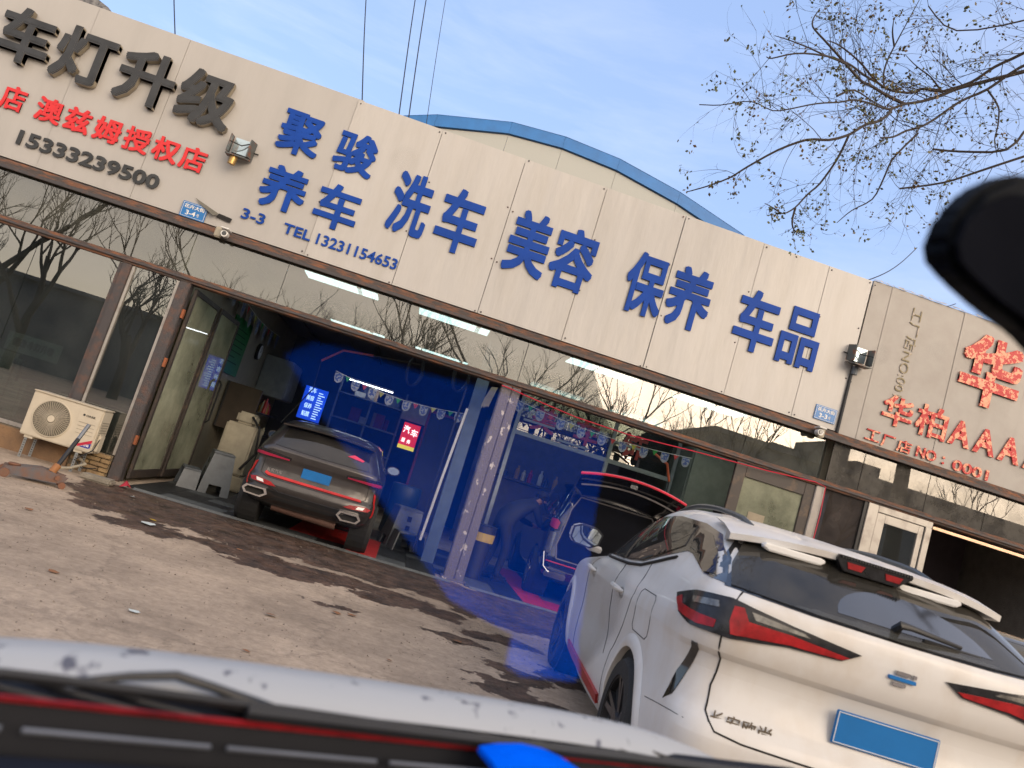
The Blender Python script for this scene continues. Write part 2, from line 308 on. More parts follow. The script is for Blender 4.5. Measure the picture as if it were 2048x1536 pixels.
for ch, x0, x1 in [('店', -6.43, -6.13), ('澳', -5.98, -5.65), ('兹', -5.60, -5.28), ('姆', -5.22, -4.88), ('授', -4.83, -4.50), ('权', -4.45, -4.11), ('店', -4.08, -3.75)]:
    letters(ch, x0, x1, 4.12, 4.45, FY-.012, .02, M_red, S1, bold=.036)
letters('15333239500', -6.05, -4.21, 3.725, 3.925, FY-.012, .02, M_blk, S1, bold=.028)
for ch, x0, x1, z0, z1, bo, dp in [('华', 7.33, 8.31, 4.56, 5.63, .05, .03), ('华', 6.30, 6.78, 3.86, 4.30, .035, .02), ('柏', 6.84, 7.34, 3.86, 4.33, .035, .02), ('A', 7.38, 7.74, 3.88, 4.26, .04, .02), ('A', 7.79, 8.15, 3.88, 4.26, .04, .02), ('A', 8.20, 8.56, 3.88, 4.26, .04, .02), ('A', 8.62, 8.98, 3.88, 4.26, .04, .02),
                              ('工', 6.14, 6.37, 3.55, 3.71, .03, .015), ('厂', 6.40, 6.61, 3.53, 3.71, .03, .015), ('店', 6.65, 6.88, 3.53, 3.71, .03, .015), ('NO', 6.96, 7.28, 3.54, 3.70, .03, .015), (':', 7.38, 7.42, 3.55, 3.67, .02, .015), ('0001', 7.55, 8.14, 3.52, 3.68, .025, .015)]:
    letters(ch, x0, x1, z0, z1, FY+.008, dp, M_flake, S3, bold=bo)
M_ghost = mat('glue_residue', (.25, .21, .12), .7, col2=(.47, .41, .35), thr=(.5, .56), scale=14)
letters('工厂店NO:001', 6.40, 6.58, 4.30, 5.66, FY+.008, .004, M_ghost, S3, bold=.0, rot=-PI/2)
# address plates (on the signboards, things of their own)
def plate(x, z, l1, l2, label, sub=''):
    t = thing('address_plate', label, 'plate', (x, FY-.01, z))
    t.location = (0, 0, 0)
    Bx('plate_sheet', x, x+.33, FY-.022, FY-.012, z, z+.21, M_plateb, t, bevel=.002)
    letters(l1, x+.03, x+.30, z+.125, z+.18, FY-.022, .003, M_white, t, bold=.01)
    letters(l2, x+.07, x+.20, z+.035, z+.10, FY-.022, .003, M_white, t, bold=.02)
    letters('号', x+.215, x+.25, z+.04, z+.085, FY-.022, .003, M_white, t, bold=.01)
    b = MB()
    for a in ((x+.012, x+.318, z+.012, z+.016), (x+.012, x+.318, z+.194, z+.198), (x+.012, x+.016, z+.016, z+.194), (x+.314, x+.318, z+.016, z+.194)): b.box(a[0], a[1], FY-.0245, FY-.021, a[2], a[3])
    b.build('border', M_white, t)
plate(5.31, 3.60, '花卉大街', '3-3', 'small blue address plate 3-3 at the right end of the middle signboard')
plate(-3.84, 3.51, '花卉大街', '3-4', 'small blue address plate 3-4 at the right end of the left signboard')
# backing structure behind the signs + building mass
bld = thing('garage_building', 'single storey garage row behind the signboards with grey rendered walls', 'building')
M_render = mat('grey_render', (.17, .165, .16), .85, bump=.3)
Bx('parapet', -9.5, 10.3, FY+.07, FY+.22, 3.42, 5.80, M_render, bld)
Bx('side_wall', -9.5, -9.3, FY+.3, 18.4, 0, 3.6, M_render, bld)
Bx('side_wall', 10.1, 10.3, FY+.3, 18.4, 0, 3.6, M_render, bld)
Bx('roof_slab', -9.5, 10.3, FY+.23, 22.4, 3.6, 3.8, M_render, bld)
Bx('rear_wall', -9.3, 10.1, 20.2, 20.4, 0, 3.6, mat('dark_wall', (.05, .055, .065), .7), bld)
# steel beams under the signs
fr = thing('steel_shopfront_frame', 'long rusty steel beams and posts framing the shop openings below the signs', 'frame')
Bx('beam', -9.3, 10.1, FY-.03, FY+.2, 3.40, 3.50, M_rust, fr, bevel=.006)
Bx('beam', -9.3, 10.1, FY-.06, FY-.031, 3.375, 3.42, M_rustdk, fr, bevel=.004)
Bx('beam', -9.3, 10.1, FY-.02, FY+.18, 2.69, 2.79, M_rust, fr, bevel=.006)
Bx('beam', -9.3, 10.1, FY-.05, FY-.021, 2.72, 2.75, M_rustdk, fr, bevel=.004)
Bx('post', -3.53, -3.38, FY-.03, FY+.14, 0, 2.689, M_rustdk, fr, bevel=.01)
Bx('post', -4.28, -4.16, FY-.02, FY+.1, .3, 2.689, M_rustdk, fr, bevel=.008)
Bx('post', -6.3, -6.2, FY-.02, FY+.1, .3, 2.689, M_rustdk, fr, bevel=.008)
Bx('post', 5.61, 5.74, FY-.03, FY+.14, 0, 2.689, mat('off_white_post', (.45, .42, .38), .6, bump=.3), fr, bevel=.008)
pl = thing('pillar', 'dark steel pillar with flaking paint between the two open bays', 'pillar')
Bx('column', .91, 1.05, FY-.06, FY+.14, 0, 2.689, M_pillar, pl, bevel=.01)
Bx('column', 1.055, 1.18, FY-.05, FY+.15, 0, 2.689, M_pillar, pl, bevel=.01)
Bx('foot', .88, 1.22, FY-.09, FY+.17, .0, .03, M_pillar, pl, bevel=.006)
# transom glazing
M_trans = glassmat('transom_glass', (.55, .60, .56), .13, .09, dcol=(.36, .35, .30))
M_transR = glassmat('dirty_transom_glass', (.25, .25, .24), .07, .34, dcol=(.20, .19, .17))
M_win = glassmat('window_glass', (.45, .52, .50), .17, .06, dcol=(.25, .27, .26), dscale=1.2)
tr = thing('transom_window', 'continuous strip of transom panes above the bays mirroring bare trees', 'window')
tx = [-9.3, -7.6, -6.4, -5.1, -4.35, -3.55, -2.3, -.65, 1.1, 2.8, 4.45, 5.62]
for i in range(len(tx)-1):
    Bx('pane', tx[i]+.004, tx[i+1]-.004, FY+.05+.003*(i % 2), FY+.056+.003*(i % 2), 2.79, 3.40, M_trans, tr)
tr2 = thing('transom_window', 'grimy transom panes with peeled paint above the right hand shop', 'window')
tx = [5.75, 6.25, 7.3, 8.25, 9.2, 10.1]
for i in range(5): Bx('pane', tx[i]+.005, tx[i+1]-.005, FY+.05, FY+.056, 2.79, 3.40, M_transR, tr2)
# left shop window, brick sill wall
wl = thing('shop_window', 'large shop window over the air conditioner with a pale paper strip', 'window')
for a, c in ((-9.2, -6.31), (-6.19, -5.36), (-5.352, -4.285)): Bx('pane', a, c, FY+.03, FY+.038, .34, 2.685, M_win, wl)
Bx('frame', -9.2, -4.285, FY+.02, FY+.06, .29, .34, M_alu, wl)
Bx('frame', -4.33, -4.29, FY+.015, FY+.029, .34, 2.68, M_rustdk, wl)
Bx('paper_strip', -5.30, -4.62, FY+.06, FY+.063, 1.18, 1.42, mat('grey_paper', (.42, .42, .40), .8), wl)
letters('酷改·车灯升级', -5.22, -4.70, 1.25, 1.36, FY+.0595, .0015, mat('grey_ink', (.17, .16, .17), .8), wl, bold=.02)
wd = thing('shop_window', 'narrow fixed window beside the folding door, plastic wrinkled inside', 'window')
Bx('pane', -4.155, -3.535, FY+.03, FY+.038, .30, 2.685, M_win, wd)
Bx('frame', -4.155, -4.12, FY+.0, FY+.028, .30, 2.68, M_alu, wd); Bx('frame', -3.57, -3.535, FY+.0, FY+.028, .30, 2.68, M_alu, wd)
bw = thing('brick_wall', 'low wall of worn yellowish bricks under the window behind the air conditioner', 'wall')
M_mort = mat('mortar', (.20, .16, .11), .9, bump=.5); M_brick = mat('yellow_brick', (.34, .24, .12), .85, col2=(.20, .13, .08), bump=.7, bscale=30)
M_plas = mat('stained_render', (.28, .17, .09), .9, col2=(.17, .11, .07), bump=.5, scale=3)
Bx('core', -9.2, -3.55, FY-.0, FY+.2, -.1, .285, M_mort, bw)
Bx('render_coat', -9.2, -4.05, FY-.03, FY-.001, -.1, .27, M_plas, bw)
brick = None
for row in range(5):
    for i in range(5):
        x = -4.02+i*.235-(.11 if row % 2 else 0)
        if x < -4.04 or x > -3.6: continue
        x1 = min(x+.222, -3.545)
        o = MB().box(x, x1, FY-.05+rnd.uniform(-.012, .006), FY+.0-.002, row*.057+.003, row*.057+.05).build('brick', M_brick, bw, bevel=.007)
# wooden/stone lumps at the wall end
# ------------------------------------------------------------------ folding door leaves (open inward), glazed door leaf in bay 2, right shop
M_frost = glassmat('steamy_glass', (.45, .48, .38), .05, .42, dcol=(.46, .48, .36), dscale=1.0)
M_doorfr = mat('door_frame_brown', (.045, .036, .032), .5, col2=(.12, .08, .05), thr=(.55, .75))
def leafdoor(parent, y0, y1, x, z0=.06, z1=2.66):
    b = MB(); f = .07
    b.box(x-.02, x+.02, y0, y0+f, z0, z1); b.box(x-.02, x+.02, y1-f, y1, z0, z1); b.box(x-.02, x+.02, y0+f, y1-f, z0, z0+f*1.6); b.box(x-.02, x+.02, y0+f, y1-f, z1-f, z1)
    b.build('leaf_frame', M_doorfr, parent, bevel=.005)
    Bx('pane', x-.004, x+.004, y0+f, y1-f, z0+f*1.6, z1-f, M_frost, parent)
fd = thing('folding_door', 'brown framed folding door with steamy panes, folded inward in the left bay', 'door')
leafdoor(fd, 10.72, 12.0, -3.33); leafdoor(fd, 12.03, 13.3, -3.31)
for z in (2.22, 1.55, .5): MB().box(-3.375, -3.345, 10.60, 10.66, z, z+.12).build('hinge', mat('rust_orange', (.32, .10, .04), .8), fd)
MB().tube([(-3.27, 13.18, .95), (-3.22, 13.18, 1.0), (-3.22, 13.18, 1.6), (-3.27, 13.18, 1.65)], .018, 6).build('handle', M_dark, fd)
gd = thing('glazed_door', 'dark framed door leaf with a steamy pane at the right end of the bay', 'door')
b = MB(); b.box(4.40, 4.56, FY+.0, FY+.06, .03, 2.685); b.box(5.46, 5.605, FY+.0, FY+.06, .03, 2.685); b.box(4.56, 5.46, FY, FY+.06, 2.5, 2.685); b.box(4.56, 5.46, FY, FY+.06, .03, .25); b.box(4.56, 5.46, FY, FY+.06, 1.1, 1.2)
b.build('leaf_frame', M_doorfr, gd, bevel=.006)
Bx('pane', 4.56, 5.46, FY+.03, FY+.038, 1.2, 2.5, M_frost, gd); Bx('pane', 4.56, 5.46, FY+.03, FY+.038, .25, 1.1, M_frost, gd)
Bx('notice', 4.75, 5.0, FY+.022, FY+.028, 1.75, 2.05, mat('faded_notice', (.35, .30, .22), .8), gd)
rs = thing('shop_window', 'dark sooty window pane between the red cable and the grey door frame', 'window')
Bx('pane', 5.75, 6.40, FY+.03, FY+.038, .3, 2.685, glassmat('sooty_glass', (.2, .2, .2), .05, .25, dcol=(.14, .12, .11)), rs)
Bx('frame', 6.385, 6.43, FY, FY+.06, .3, 2.69, M_dark, rs); Bx('sill_wall', 5.75, 6.43, FY, FY+.15, 0, .3, M_render, rs)
rd = thing('shop_door', 'grey aluminium door with a small leaf window at the right hand shop', 'door')
b = MB(); b.box(6.44, 6.60, FY-.02, FY+.08, 0, 2.69); b.box(7.36, 7.46, FY-.02, FY+.08, 0, 2.60); b.box(6.60, 7.46, FY-.02, FY+.08, 2.60, 2.69)
b.build('door_frame', M_alu, rd, bevel=.006)
b = MB(); b.box(6.61, 6.74, FY+.0, FY+.05, .02, 2.59); b.box(7.27, 7.35, FY+.0, FY+.05, .02, 2.59); b.box(6.74, 7.27, FY, FY+.05, 2.47, 2.59); b.box(6.74, 7.27, FY, FY+.05, .02, 1.2)
b.build('leaf', M_alu, rd, bevel=.004); Bx('pane', 6.74, 7.27, FY+.02, FY+.028, 1.2, 2.47, M_win, rd)
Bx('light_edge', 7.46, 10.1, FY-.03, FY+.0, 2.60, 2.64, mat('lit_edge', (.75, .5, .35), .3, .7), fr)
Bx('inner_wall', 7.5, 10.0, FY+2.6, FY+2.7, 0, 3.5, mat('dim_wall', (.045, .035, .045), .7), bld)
Bx('inner_wall', 5.78, 5.88, FY+.3, 20.1, 0, 3.5, mat('beige_panel', (.36, .32, .25), .6), bld)
# ------------------------------------------------------------------ vehicles
def pchip(zs, vals, zq):
    zs = np.array(zs); v = np.array(vals, float); out_ = np.empty((len(zq), v.shape[1]))
    d = np.diff(v, axis=0)/np.diff(zs)[:, None]; m = np.zeros_like(v)
    for i in range(1, len(zs)-1):
        h0, h1 = zs[i]-zs[i-1], zs[i+1]-zs[i]; a, b_ = d[i-1], d[i]
        ok = a*b_ > 0; w1, w2 = 2*h1+h0, h1+2*h0
        m[i][ok] = ((w1+w2)/(w1/a[ok]+w2/b_[ok]))
    m[0], m[-1] = d[0], d[-1]
    for q, z in enumerate(zq):
        i = min(max(np.searchsorted(zs, z)-1, 0), len(zs)-2); h = zs[i+1]-zs[i]; t = (z-zs[i])/h
        out_[q] = (2*t**3-3*t*t+1)*v[i]+(t**3-2*t*t+t)*h*m[i]+(-2*t**3+3*t*t)*v[i+1]+(t**3-t*t)*h*m[i+1]
    return out_
def car_body(keys, nz_=46, wheels=((.93, .37), (3.72, .37)), wz=.36):
    """stack of horizontal outlines. key: z, y_rear, y_front, half width, half width at the rear corner, at the front corner, rear radius, front radius, waist pinch"""
    ks = sorted(keys); zs = [k[0] for k in ks]
    zq = np.unique(np.concatenate([np.linspace(zs[0], zs[-1], nz_), zs])); P = pchip(zs, [k[1:] for k in ks], zq)
    loops = []
    for z, (yr, yf, w, wr, wf, rr, rf, pin) in zip(zq, P):
        h = []
        for t in (0, .35, .7, 1): h.append(((wr-rr)*t, yr+.035*rr/.2*t*t))
        y0 = h[-1][1]
        for a in range(1, 6): t = a/5*PI/2; h.append((wr-rr+rr*math.sin(t), y0+rr-rr*math.cos(t)))
        ya = h[-1][1]; yb = yf-rf
        for t in np.linspace(.06, .94, 16):
            wi = wr*(1-t)+wf*t; bl = math.sin(PI*t)**.6; x = wi+(w-wi)*bl-pin*math.exp(-((t-.45)/.22)**2)
            h.append((x, ya+(yb-ya)*t))
        for a in range(0, 6): t = a/5*PI/2; h.append((wf-rf+rf*math.cos(t), yb+rf*.8*math.sin(t)))
        yc = h[-1][1]
        for t in (.7, .35, 0): h.append(((wf-rf)*t, yc+.1*rf*(1-t*t)))
        full = h+[(-x, y) for x, y in h[-2:0:-1]]
        loops.append([(x, y, z) for x, y in full])
    n = len(loops[0]); vs = [p for l in loops for p in l]
    fs = [(i*n+j, i*n+(j+1) % n, (i+1)*n+(j+1) % n, (i+1)*n+j) for i in range(len(loops)-1) for j in range(n)]
    def cap(o, flip):                                    # grid cap
        half = n//2; q = []
        for j in range(half):
            a, b_, c, d = o+j, o+j+1, o+(n-j-1) % n, o+(n-j) % n
            if j == 0: q.append((o, o+1, o+n-1))
            elif j+1 >= half: q.append((a, b_, d)) if c == b_ else q.append((a, b_, c, d))
            else: q.append((a, b_, c, d))
        return [t[::-1] for t in q] if flip else q
    fs += cap(0, True)+cap((len(loops)-1)*n, False)
    me = bpy.data.meshes.new('body'); me.from_pydata(vs, [], fs); bm = bmesh.new(); bm.from_mesh(me)
    bmesh.ops.remove_doubles(bm, verts=bm.verts, dist=1e-5); bmesh.ops.recalc_face_normals(bm, faces=bm.faces); bm.to_mesh(me); bm.free()
    bvh = BVHTree.FromPolygons([v.co[:] for v in me.vertices], [tuple(p.vertices) for p in me.polygons])
    o = bpy.data.objects.new('body', me); C.objects.link(o)
    cut = MB()
    for (y, r) in wheels:
        for s in (-1, 1): cut.lathe([(-.2*s, r), (.3*s, r)], (s*.80, y, wz), 'x', 40)
    cm = bpy.data.meshes.new('c'); cm.from_pydata(cut.v, [], cut.f); bm = bmesh.new(); bm.from_mesh(cm); bmesh.ops.recalc_face_normals(bm, faces=bm.faces); bm.to_mesh(cm); bm.free()
    cobj = bpy.data.objects.new('c', cm); C.objects.link(cobj)
    md = o.modifiers.new('b', 'BOOLEAN'); md.operation = 'DIFFERENCE'; md.object = cobj; md.solver = 'EXACT'
    dg = bpy.context.evaluated_depsgraph_get(); dg.update(); me2 = bpy.data.meshes.new_from_object(o.evaluated_get(dg)); me2.name = 'body'
    bpy.data.objects.remove(o); bpy.data.objects.remove(cobj); setsmooth(me2, 32)
    return me2, bvh
def cast(bvh, mode, u, v_, yc=1.0):
    if mode == 'rear': o_, d = Vector((u, -3, v_)), Vector((0, 1, 0))
    elif mode == 'left': o_, d = Vector((-3, u, v_)), Vector((1, 0, 0))
    elif mode == 'right': o_, d = Vector((3, u, v_)), Vector((-1, 0, 0))
    elif mode == 'top': o_, d = Vector((u, v_, 3)), Vector((0, 0, -1))
    else: o_ = Vector((4*math.sin(u), yc-4*math.cos(u), v_)); d = Vector((-math.sin(u), math.cos(u), 0))
    h, nrm, _, _ = bvh.ray_cast(o_, d)
    if h is None: h, nrm, _, _ = bvh.find_nearest(o_+d*3.1 if mode != 'cyl' else Vector((0, yc, v_)))
    if nrm.dot(d) > 0: nrm = -nrm
    return h, nrm
def cyl(p, yc=1.0): return (math.atan2(p[0], yc-p[1]), p[2])
def decal(bvh, mode, poly, m, name, parent, off=.004, step=.05, depth=.006, **t):
    """a thin shell shaped to the body: the 2D outline is gridded, dropped on the body and lifted by off"""
    if mode == 'cyl': poly = [cyl(p) if len(p) == 3 else p for p in poly]
    bm = bmesh.new(); vs = [bm.verts.new((a, b_, 0)) for a, b_ in poly]; bm.faces.new(vs)
    us = [p[0] for p in poly]; zs = [p[1] for p in poly]
    for ax, (lo, hi) in ((0, (min(us), max(us))), (1, (min(zs), max(zs)))):
        k = max(1, int((hi-lo)/step))
        for i in range(1, k):
            c = lo+(hi-lo)*i/k; co_ = (c, 0, 0) if ax == 0 else (0, c, 0)
            bmesh.ops.bisect_plane(bm, geom=bm.verts[:]+bm.edges[:]+bm.faces[:], plane_co=co_, plane_no=(1, 0, 0) if ax == 0 else (0, 1, 0))
    bmesh.ops.triangulate(bm, faces=[f for f in bm.faces if len(f.verts) > 4])
    bm.verts.ensure_lookup_table(); P = []; Q = []; bm.verts.index_update()
    for v in bm.verts:
        h, nrm = cast(bvh, mode, v.co.x, v.co.y); P.append(h+nrm*off); Q.append(h+nrm*(off-depth))
    fs = [tuple(v.index for v in f.verts) for f in bm.faces]; be = [tuple(v.index for v in e.verts) for e in bm.edges if len(e.link_faces) == 1]; bm.free()
    n = len(P); b = MB(); b.add(P+Q, fs+[(a, b_, b_+n, a+n) for a, b_ in be])
    return b.build(name, m, parent, smooth=True, **t)
def groove(bvh, mode, line, m, name, parent, r=.004, off=.0, closed=False, step=.04):
    pts = []; ln = list(line)+([line[0]] if closed else [])
    if mode == 'cyl': ln = [cyl(p) if len(p) == 3 else p for p in ln]
    for a, b_ in zip(ln[:-1], ln[1:]):
        k = max(1, int(math.dist(a, b_)/step))
        for i in range(k): t = i/k; h, nr = cast(bvh, mode, a[0]+(b_[0]-a[0])*t, a[1]+(b_[1]-a[1])*t); pts.append(h+nr*off)
    h, nr = cast(bvh, mode, *ln[-1]); pts.append(h+nr*off)
    return MB().tube(pts, r, 5).build(name, m, parent, kind=None)
M_gap = mat('panel_gap', (.012, .011, .010), .8); M_gloss = mat('gloss_black', (.012, .012, .014), .12, 0, var=.3, coat=.6, spec=.6)
M_lamp = mat('lamp_housing', (.025, .025, .028), .22, 0, var=.3, scale=20, coat=.15, spec=.35)
M_lred = mat('lamp_red', (.40, .012, .016), .3, 0, var=.25, scale=18, coat=.1, spec=.3)
M_lclear = mat('lamp_clear', (.20, .19, .17), .2, .4, var=.3, scale=30, coat=1)
M_rim = mat('rim_grey', (.12, .12, .13), .32, .8, var=.2); M_well = mat('wheel_well', (.012, .012, .012), .9)
def wheel(parent, x, y, z, r, s, spoke=M_rim):
    w_ = .22; t = MB(); t.lathe([(-w_/2*s, r*.72), (-w_/2*s, r*.93), (-w_*.36*s, r), (w_*.36*s, r), (w_/2*s, r*.93), (w_/2*s, r*.70), (w_*.3*s, r*.68)], (x, y, z), 'x', 44)
    wo = t.build('wheel', M_rub, parent, smooth=True)
    b = MB(); b.lathe([(w_*.05*s, r*.70), (w_*.47*s, r*.70), (w_*.47*s, r*.665), (w_*.12*s, r*.63), (w_*.10*s, .02)], (x, y, z), 'x', 44)
    b.build('rim', mat('rim_dark', (.03, .03, .033), .4, .5), wo, smooth=True)
    sp = MB()
    for k in range(5):
        for dd in (-.16, .16):
            a = 2*PI*k/5+.3; p0 = (math.cos(a+dd*.5)*.05, math.sin(a+dd*.5)*.05); p1 = (math.cos(a+dd)*r*.66, math.sin(a+dd)*r*.66)
            q = Vector((-(p1[1]-p0[1]), p1[0]-p0[0])).normalized()
            vs = []
            for (pp, hw, xo) in ((p0, .022, .34), (p1, .014, .46)):
                for sg in (-1, 1):
                    for dx in (0, -.03): vs.append((x+s*(w_*xo+dx), y+pp[0]+q.x*hw*sg, z+pp[1]+q.y*hw*sg))
            sp.add(vs, [(0, 2, 6, 4), (1, 5, 7, 3), (0, 4, 5, 1), (2, 3, 7, 6), (0, 1, 3, 2), (4, 6, 7, 5)])
    sp.lathe([(w_*.25*s, .055), (w_*.42*s, .05), (w_*.43*s, .02)], (x, y, z), 'x', 16)
    sp.build('spokes', spoke, wo)
    Bd = MB().lathe([(-w_*.1*s, r*.6), (-w_*.05*s, r*.6)], (x, y, z), 'x', 24); Bd.build('brake_disc', mat('disc_steel', (.2, .18, .17), .5, .7), wo)
    return wo
def mirror_x(poly): return [(-p[0],)+tuple(p[1:]) for p in poly]
M_cwhite = mat('dusty_white_paint', (.66, .65, .625), .42, 0, col2=(.53, .465, .38), thr=(.44, .80), scale=2.6, coat=.25, spec=.4, stretch=(1, 1, .6))
M_cglass = glassmat('car_glass', (.16, .18, .19), .03, .07, dcol=(.30, .28, .25), dscale=3)
M_cglassd = glassmat('dusty_car_glass', (.20, .22, .23), -.02, .13, dcol=(.26, .24, .20), dscale=2.2, stretch=(1, 1, .35))
def seats(parent, zt, y0, m):
    for x in (-.36, .36):
        MB().box(x-.24, x+.24, y0, y0+.14, .5, zt-.18).build('seat', m, parent, bevel=.04)
        MB().box(x-.13, x+.13, y0-.01, y0+.09, zt-.15, zt+.04).build('headrest', m, parent, bevel=.03)

# ---- white SUV, foreground
WT = thing('white_suv', 'dusty white SUV parked in front of the bays, rear corner towards us', 'car', (2.27, 3.2, 0), R(-5.4))
keys = [(.20, .30, 4.35, .84, .62, .60, .22, .3, .0), (.30, .12, 4.5, .90, .80, .74, .22, .32, .02), (.48, .02, 4.58, .93, .86, .82, .20, .34, .03), (.60, .0, 4.6, .935, .87, .84, .20, .36, .045),
        (.66, .015, 4.6, .935, .87, .84, .21, .36, .05), (.72, .055, 4.6, .935, .865, .84, .22, .38, .045), (.86, .085, 4.56, .94, .865, .84, .24, .4, .03), (.925, .075, 4.50, .94, .875, .83, .24, .42, .02), (.955, .03, 4.42, .94, .88, .82, .22, .44, .015),
        (1.03, .005, 4.0, .93, .885, .76, .22, .46, .02), (1.10, .0, 3.62, .905, .87, .70, .24, .48, .03), (1.19, .01, 3.42, .865, .84, .66, .25, .48, .02), (1.22, .035, 3.38, .845, .82, .66, .25, .48, .01), (1.27, .12, 3.30, .815, .785, .65, .25, .48, 0),
        (1.36, .27, 3.12, .765, .73, .62, .25, .48, 0), (1.45, .43, 2.93, .715, .67, .58, .25, .45, 0), (1.51, .56, 2.78, .675, .62, .54, .26, .42, 0), (1.55, .72, 2.64, .63, .56, .50, .28, .4, 0), (1.585, 1.0, 2.45, .55, .46, .44, .26, .38, 0), (1.61, 1.35, 2.2, .36, .3, .3, .2, .25, 0), (1.615, 1.6, 2.0, .12, .1, .1, .06, .08, 0)]
me, bv = car_body(keys, wheels=((.98, .385), (3.72, .385)), wz=.35); me.materials.append(M_cwhite); link('body', me, WT)
for s in (-1, 1):
    for y in (.98, 3.72):
        wheel(WT, s*.81, y, .34, .34, s)
        pr_ = []; md_ = 'left' if s < 0 else 'right'; aa = np.linspace(-.5, PI+.5, 34)
        for a in aa:
            for (rr_, of_) in ((.384, -.05), (.384, .016), (.40, .022), (.44, .016), (.458, .001)):
                h, nr = cast(bv, md_, y+rr_*math.cos(a), max(.22, .35+rr_*math.sin(a))); pr_.append(h+Vector((s, 0, 0))*of_)
        MB().add(pr_, [(i*5+j, i*5+j+1, (i+1)*5+j+1, (i+1)*5+j) for i in range(33) for j in range(4)]).build('wheel_arch_trim', M_cwhite, WT, smooth=True)
    for y in (.98, 3.72): MB().lathe([(0, .384), (-.28*s, .384)], (s*.88, y, .35), 'x', 30).build('wheel_well', M_well, WT)
# greenhouse
dl = [(3.45, 1.115), (3.2, 1.21), (2.9, 1.33), (2.5, 1.43), (2.05, 1.485), (1.55, 1.51), (1.05, 1.495), (.72, 1.455), (.40, 1.34), (.20, 1.235), (.42, 1.245), (.80, 1.315), (.90, 1.32), (1.2, 1.245), (1.5, 1.175), (1.8, 1.15), (2.6, 1.12)]
for md_, s in (('left', -1), ('right', 1)):
    decal(bv, md_, dl, M_gloss, 'window_frame', WT, off=.004, step=.09)
    def ins(poly): decal(bv, md_, poly, M_cglass, 'side_window', WT, off=.009, step=.07)
    ins([(3.15, 1.135), (2.95, 1.27), (2.55, 1.385), (2.16, 1.44), (1.98, 1.14), (2.6, 1.128)])
    ins([(1.86, 1.155), (2.02, 1.455), (1.55, 1.48), (1.12, 1.47), (1.0, 1.34), (1.25, 1.25), (1.52, 1.185)])
    ins([(1.05, 1.462), (.80, 1.44), (.50, 1.35), (.30, 1.255), (.42, 1.25), (.80, 1.335), (.90, 1.34)])
    groove(bv, md_, [(3.45, 1.09), (2.6, 1.10), (1.8, 1.125), (1.5, 1.15), (1.2, 1.21), (.95, 1.27)], M_gap, 'belt_strip', WT, r=.010, off=.004)
    groove(bv, md_, [(1.86, 1.13), (1.83, 1.05), (1.84, .80), (1.70, .55), (1.50, .38)][:4], M_gap, 'door_gap', WT, r=.0035)
    groove(bv, md_, [(2.92, 1.09), (2.9, .9), (2.86, .5), (2.85, .32)], M_gap, 'door_gap', WT, r=.0035)
    groove(bv, md_, [(1.30, 1.2), (1.22, 1.0), (1.33, .80), (1.52, .6), (1.56, .3)], M_gap, 'door_gap', WT, r=.003)
    for y in (1.62, 2.72):
        hl = MB(); h, nr = cast(bv, md_, y, .965)
        hl.tube([h+nr*.0+Vector((0, -.12, 0)), h+nr*.035+Vector((0, -.08, .004)), h+nr*.042+Vector((0, 0, .006)), h+nr*.035+Vector((0, .08, .006)), h+Vector((0, .12, .004))], [.008, .019, .021, .018, .008], 8)
        hl.build('door_handle', M_cwhite, WT, smooth=True)
        decal(bv, md_, [(y-.075+.05*math.cos(a)*1.4, .955+.035*math.sin(a)) for a in np.linspace(0, 2*PI, 14)[:-1]], mat('handle_cup', (.36, .355, .34), .4), 'handle_cup', WT, off=.002)
    # mirror
    mb = MB(); pf = [(-.12, -.02), (-.115, .07), (-.05, .105), (.08, .10), (.135, .06), (.12, -.03), (.05, -.07), (-.08, -.06)]
    cx, cy, cz = s*1.02, 2.95, 1.165
    mb.prism([(cx+a*(-s), cz+b_) for a, b_ in pf], cy, cy+.13); mb.build('mirror_housing', M_cwhite, WT, bevel=.012)
    mb = MB(); mb.prism([(cx+a*.88*(-s), cz+b_*.85+.002) for a, b_ in pf], cy-.008, cy+.001); mg = mb.build('mirror_glass', mat('mirror', (.55, .6, .63), .02, 1, var=0), WT)
    mb = MB(); mb.prism([(cx+a*(-s), cz+b_) for a, b_ in pf], cy-.004, cy+.002); mb.build('mirror_rim', M_dark, WT)
    mb = MB(); mb.tube([(s*.86, 3.08, 1.10), (s*.95, 3.03, 1.105), (s*1.0, 3.02, 1.13)], .028, 6).build('mirror_arm', M_cwhite, WT)
    # red sill strip, white side skirt
    decal(bv, md_, [(3.1, .30), (1.62, .27), (1.58, .33), (3.1, .36)], mat('red_sill', (.42, .03, .03), .4), 'sill_strip', WT, off=.02, depth=.022)
    # roof rail
    rr2 = MB(); rl = []
    for t in np.linspace(0, 1, 12):
        y = .80+1.75*t; h, nr = cast(bv, 'top', s*.50, y); rl.append(h+Vector((0, 0, .028*math.sin(PI*min(1, max(0, t*1.0)))**.35+.004)))
    rr2.tube(rl, [.016]*12, 6); rr2.build('roof_rail', mat('rail_grey', (.10, .11, .11), .4, .4), WT, smooth=True)
flap = [(.93+.17*dx, .935+.115*dz) for dx, dz in ((-.8, 1), (.8, 1), (1, .8), (1, -.8), (.8, -1), (-.8, -1), (-1, -.8), (-1, .8))]
groove(bv, 'left', flap, M_gap, 'fuel_flap_gap', WT, r=.0028, closed=True)
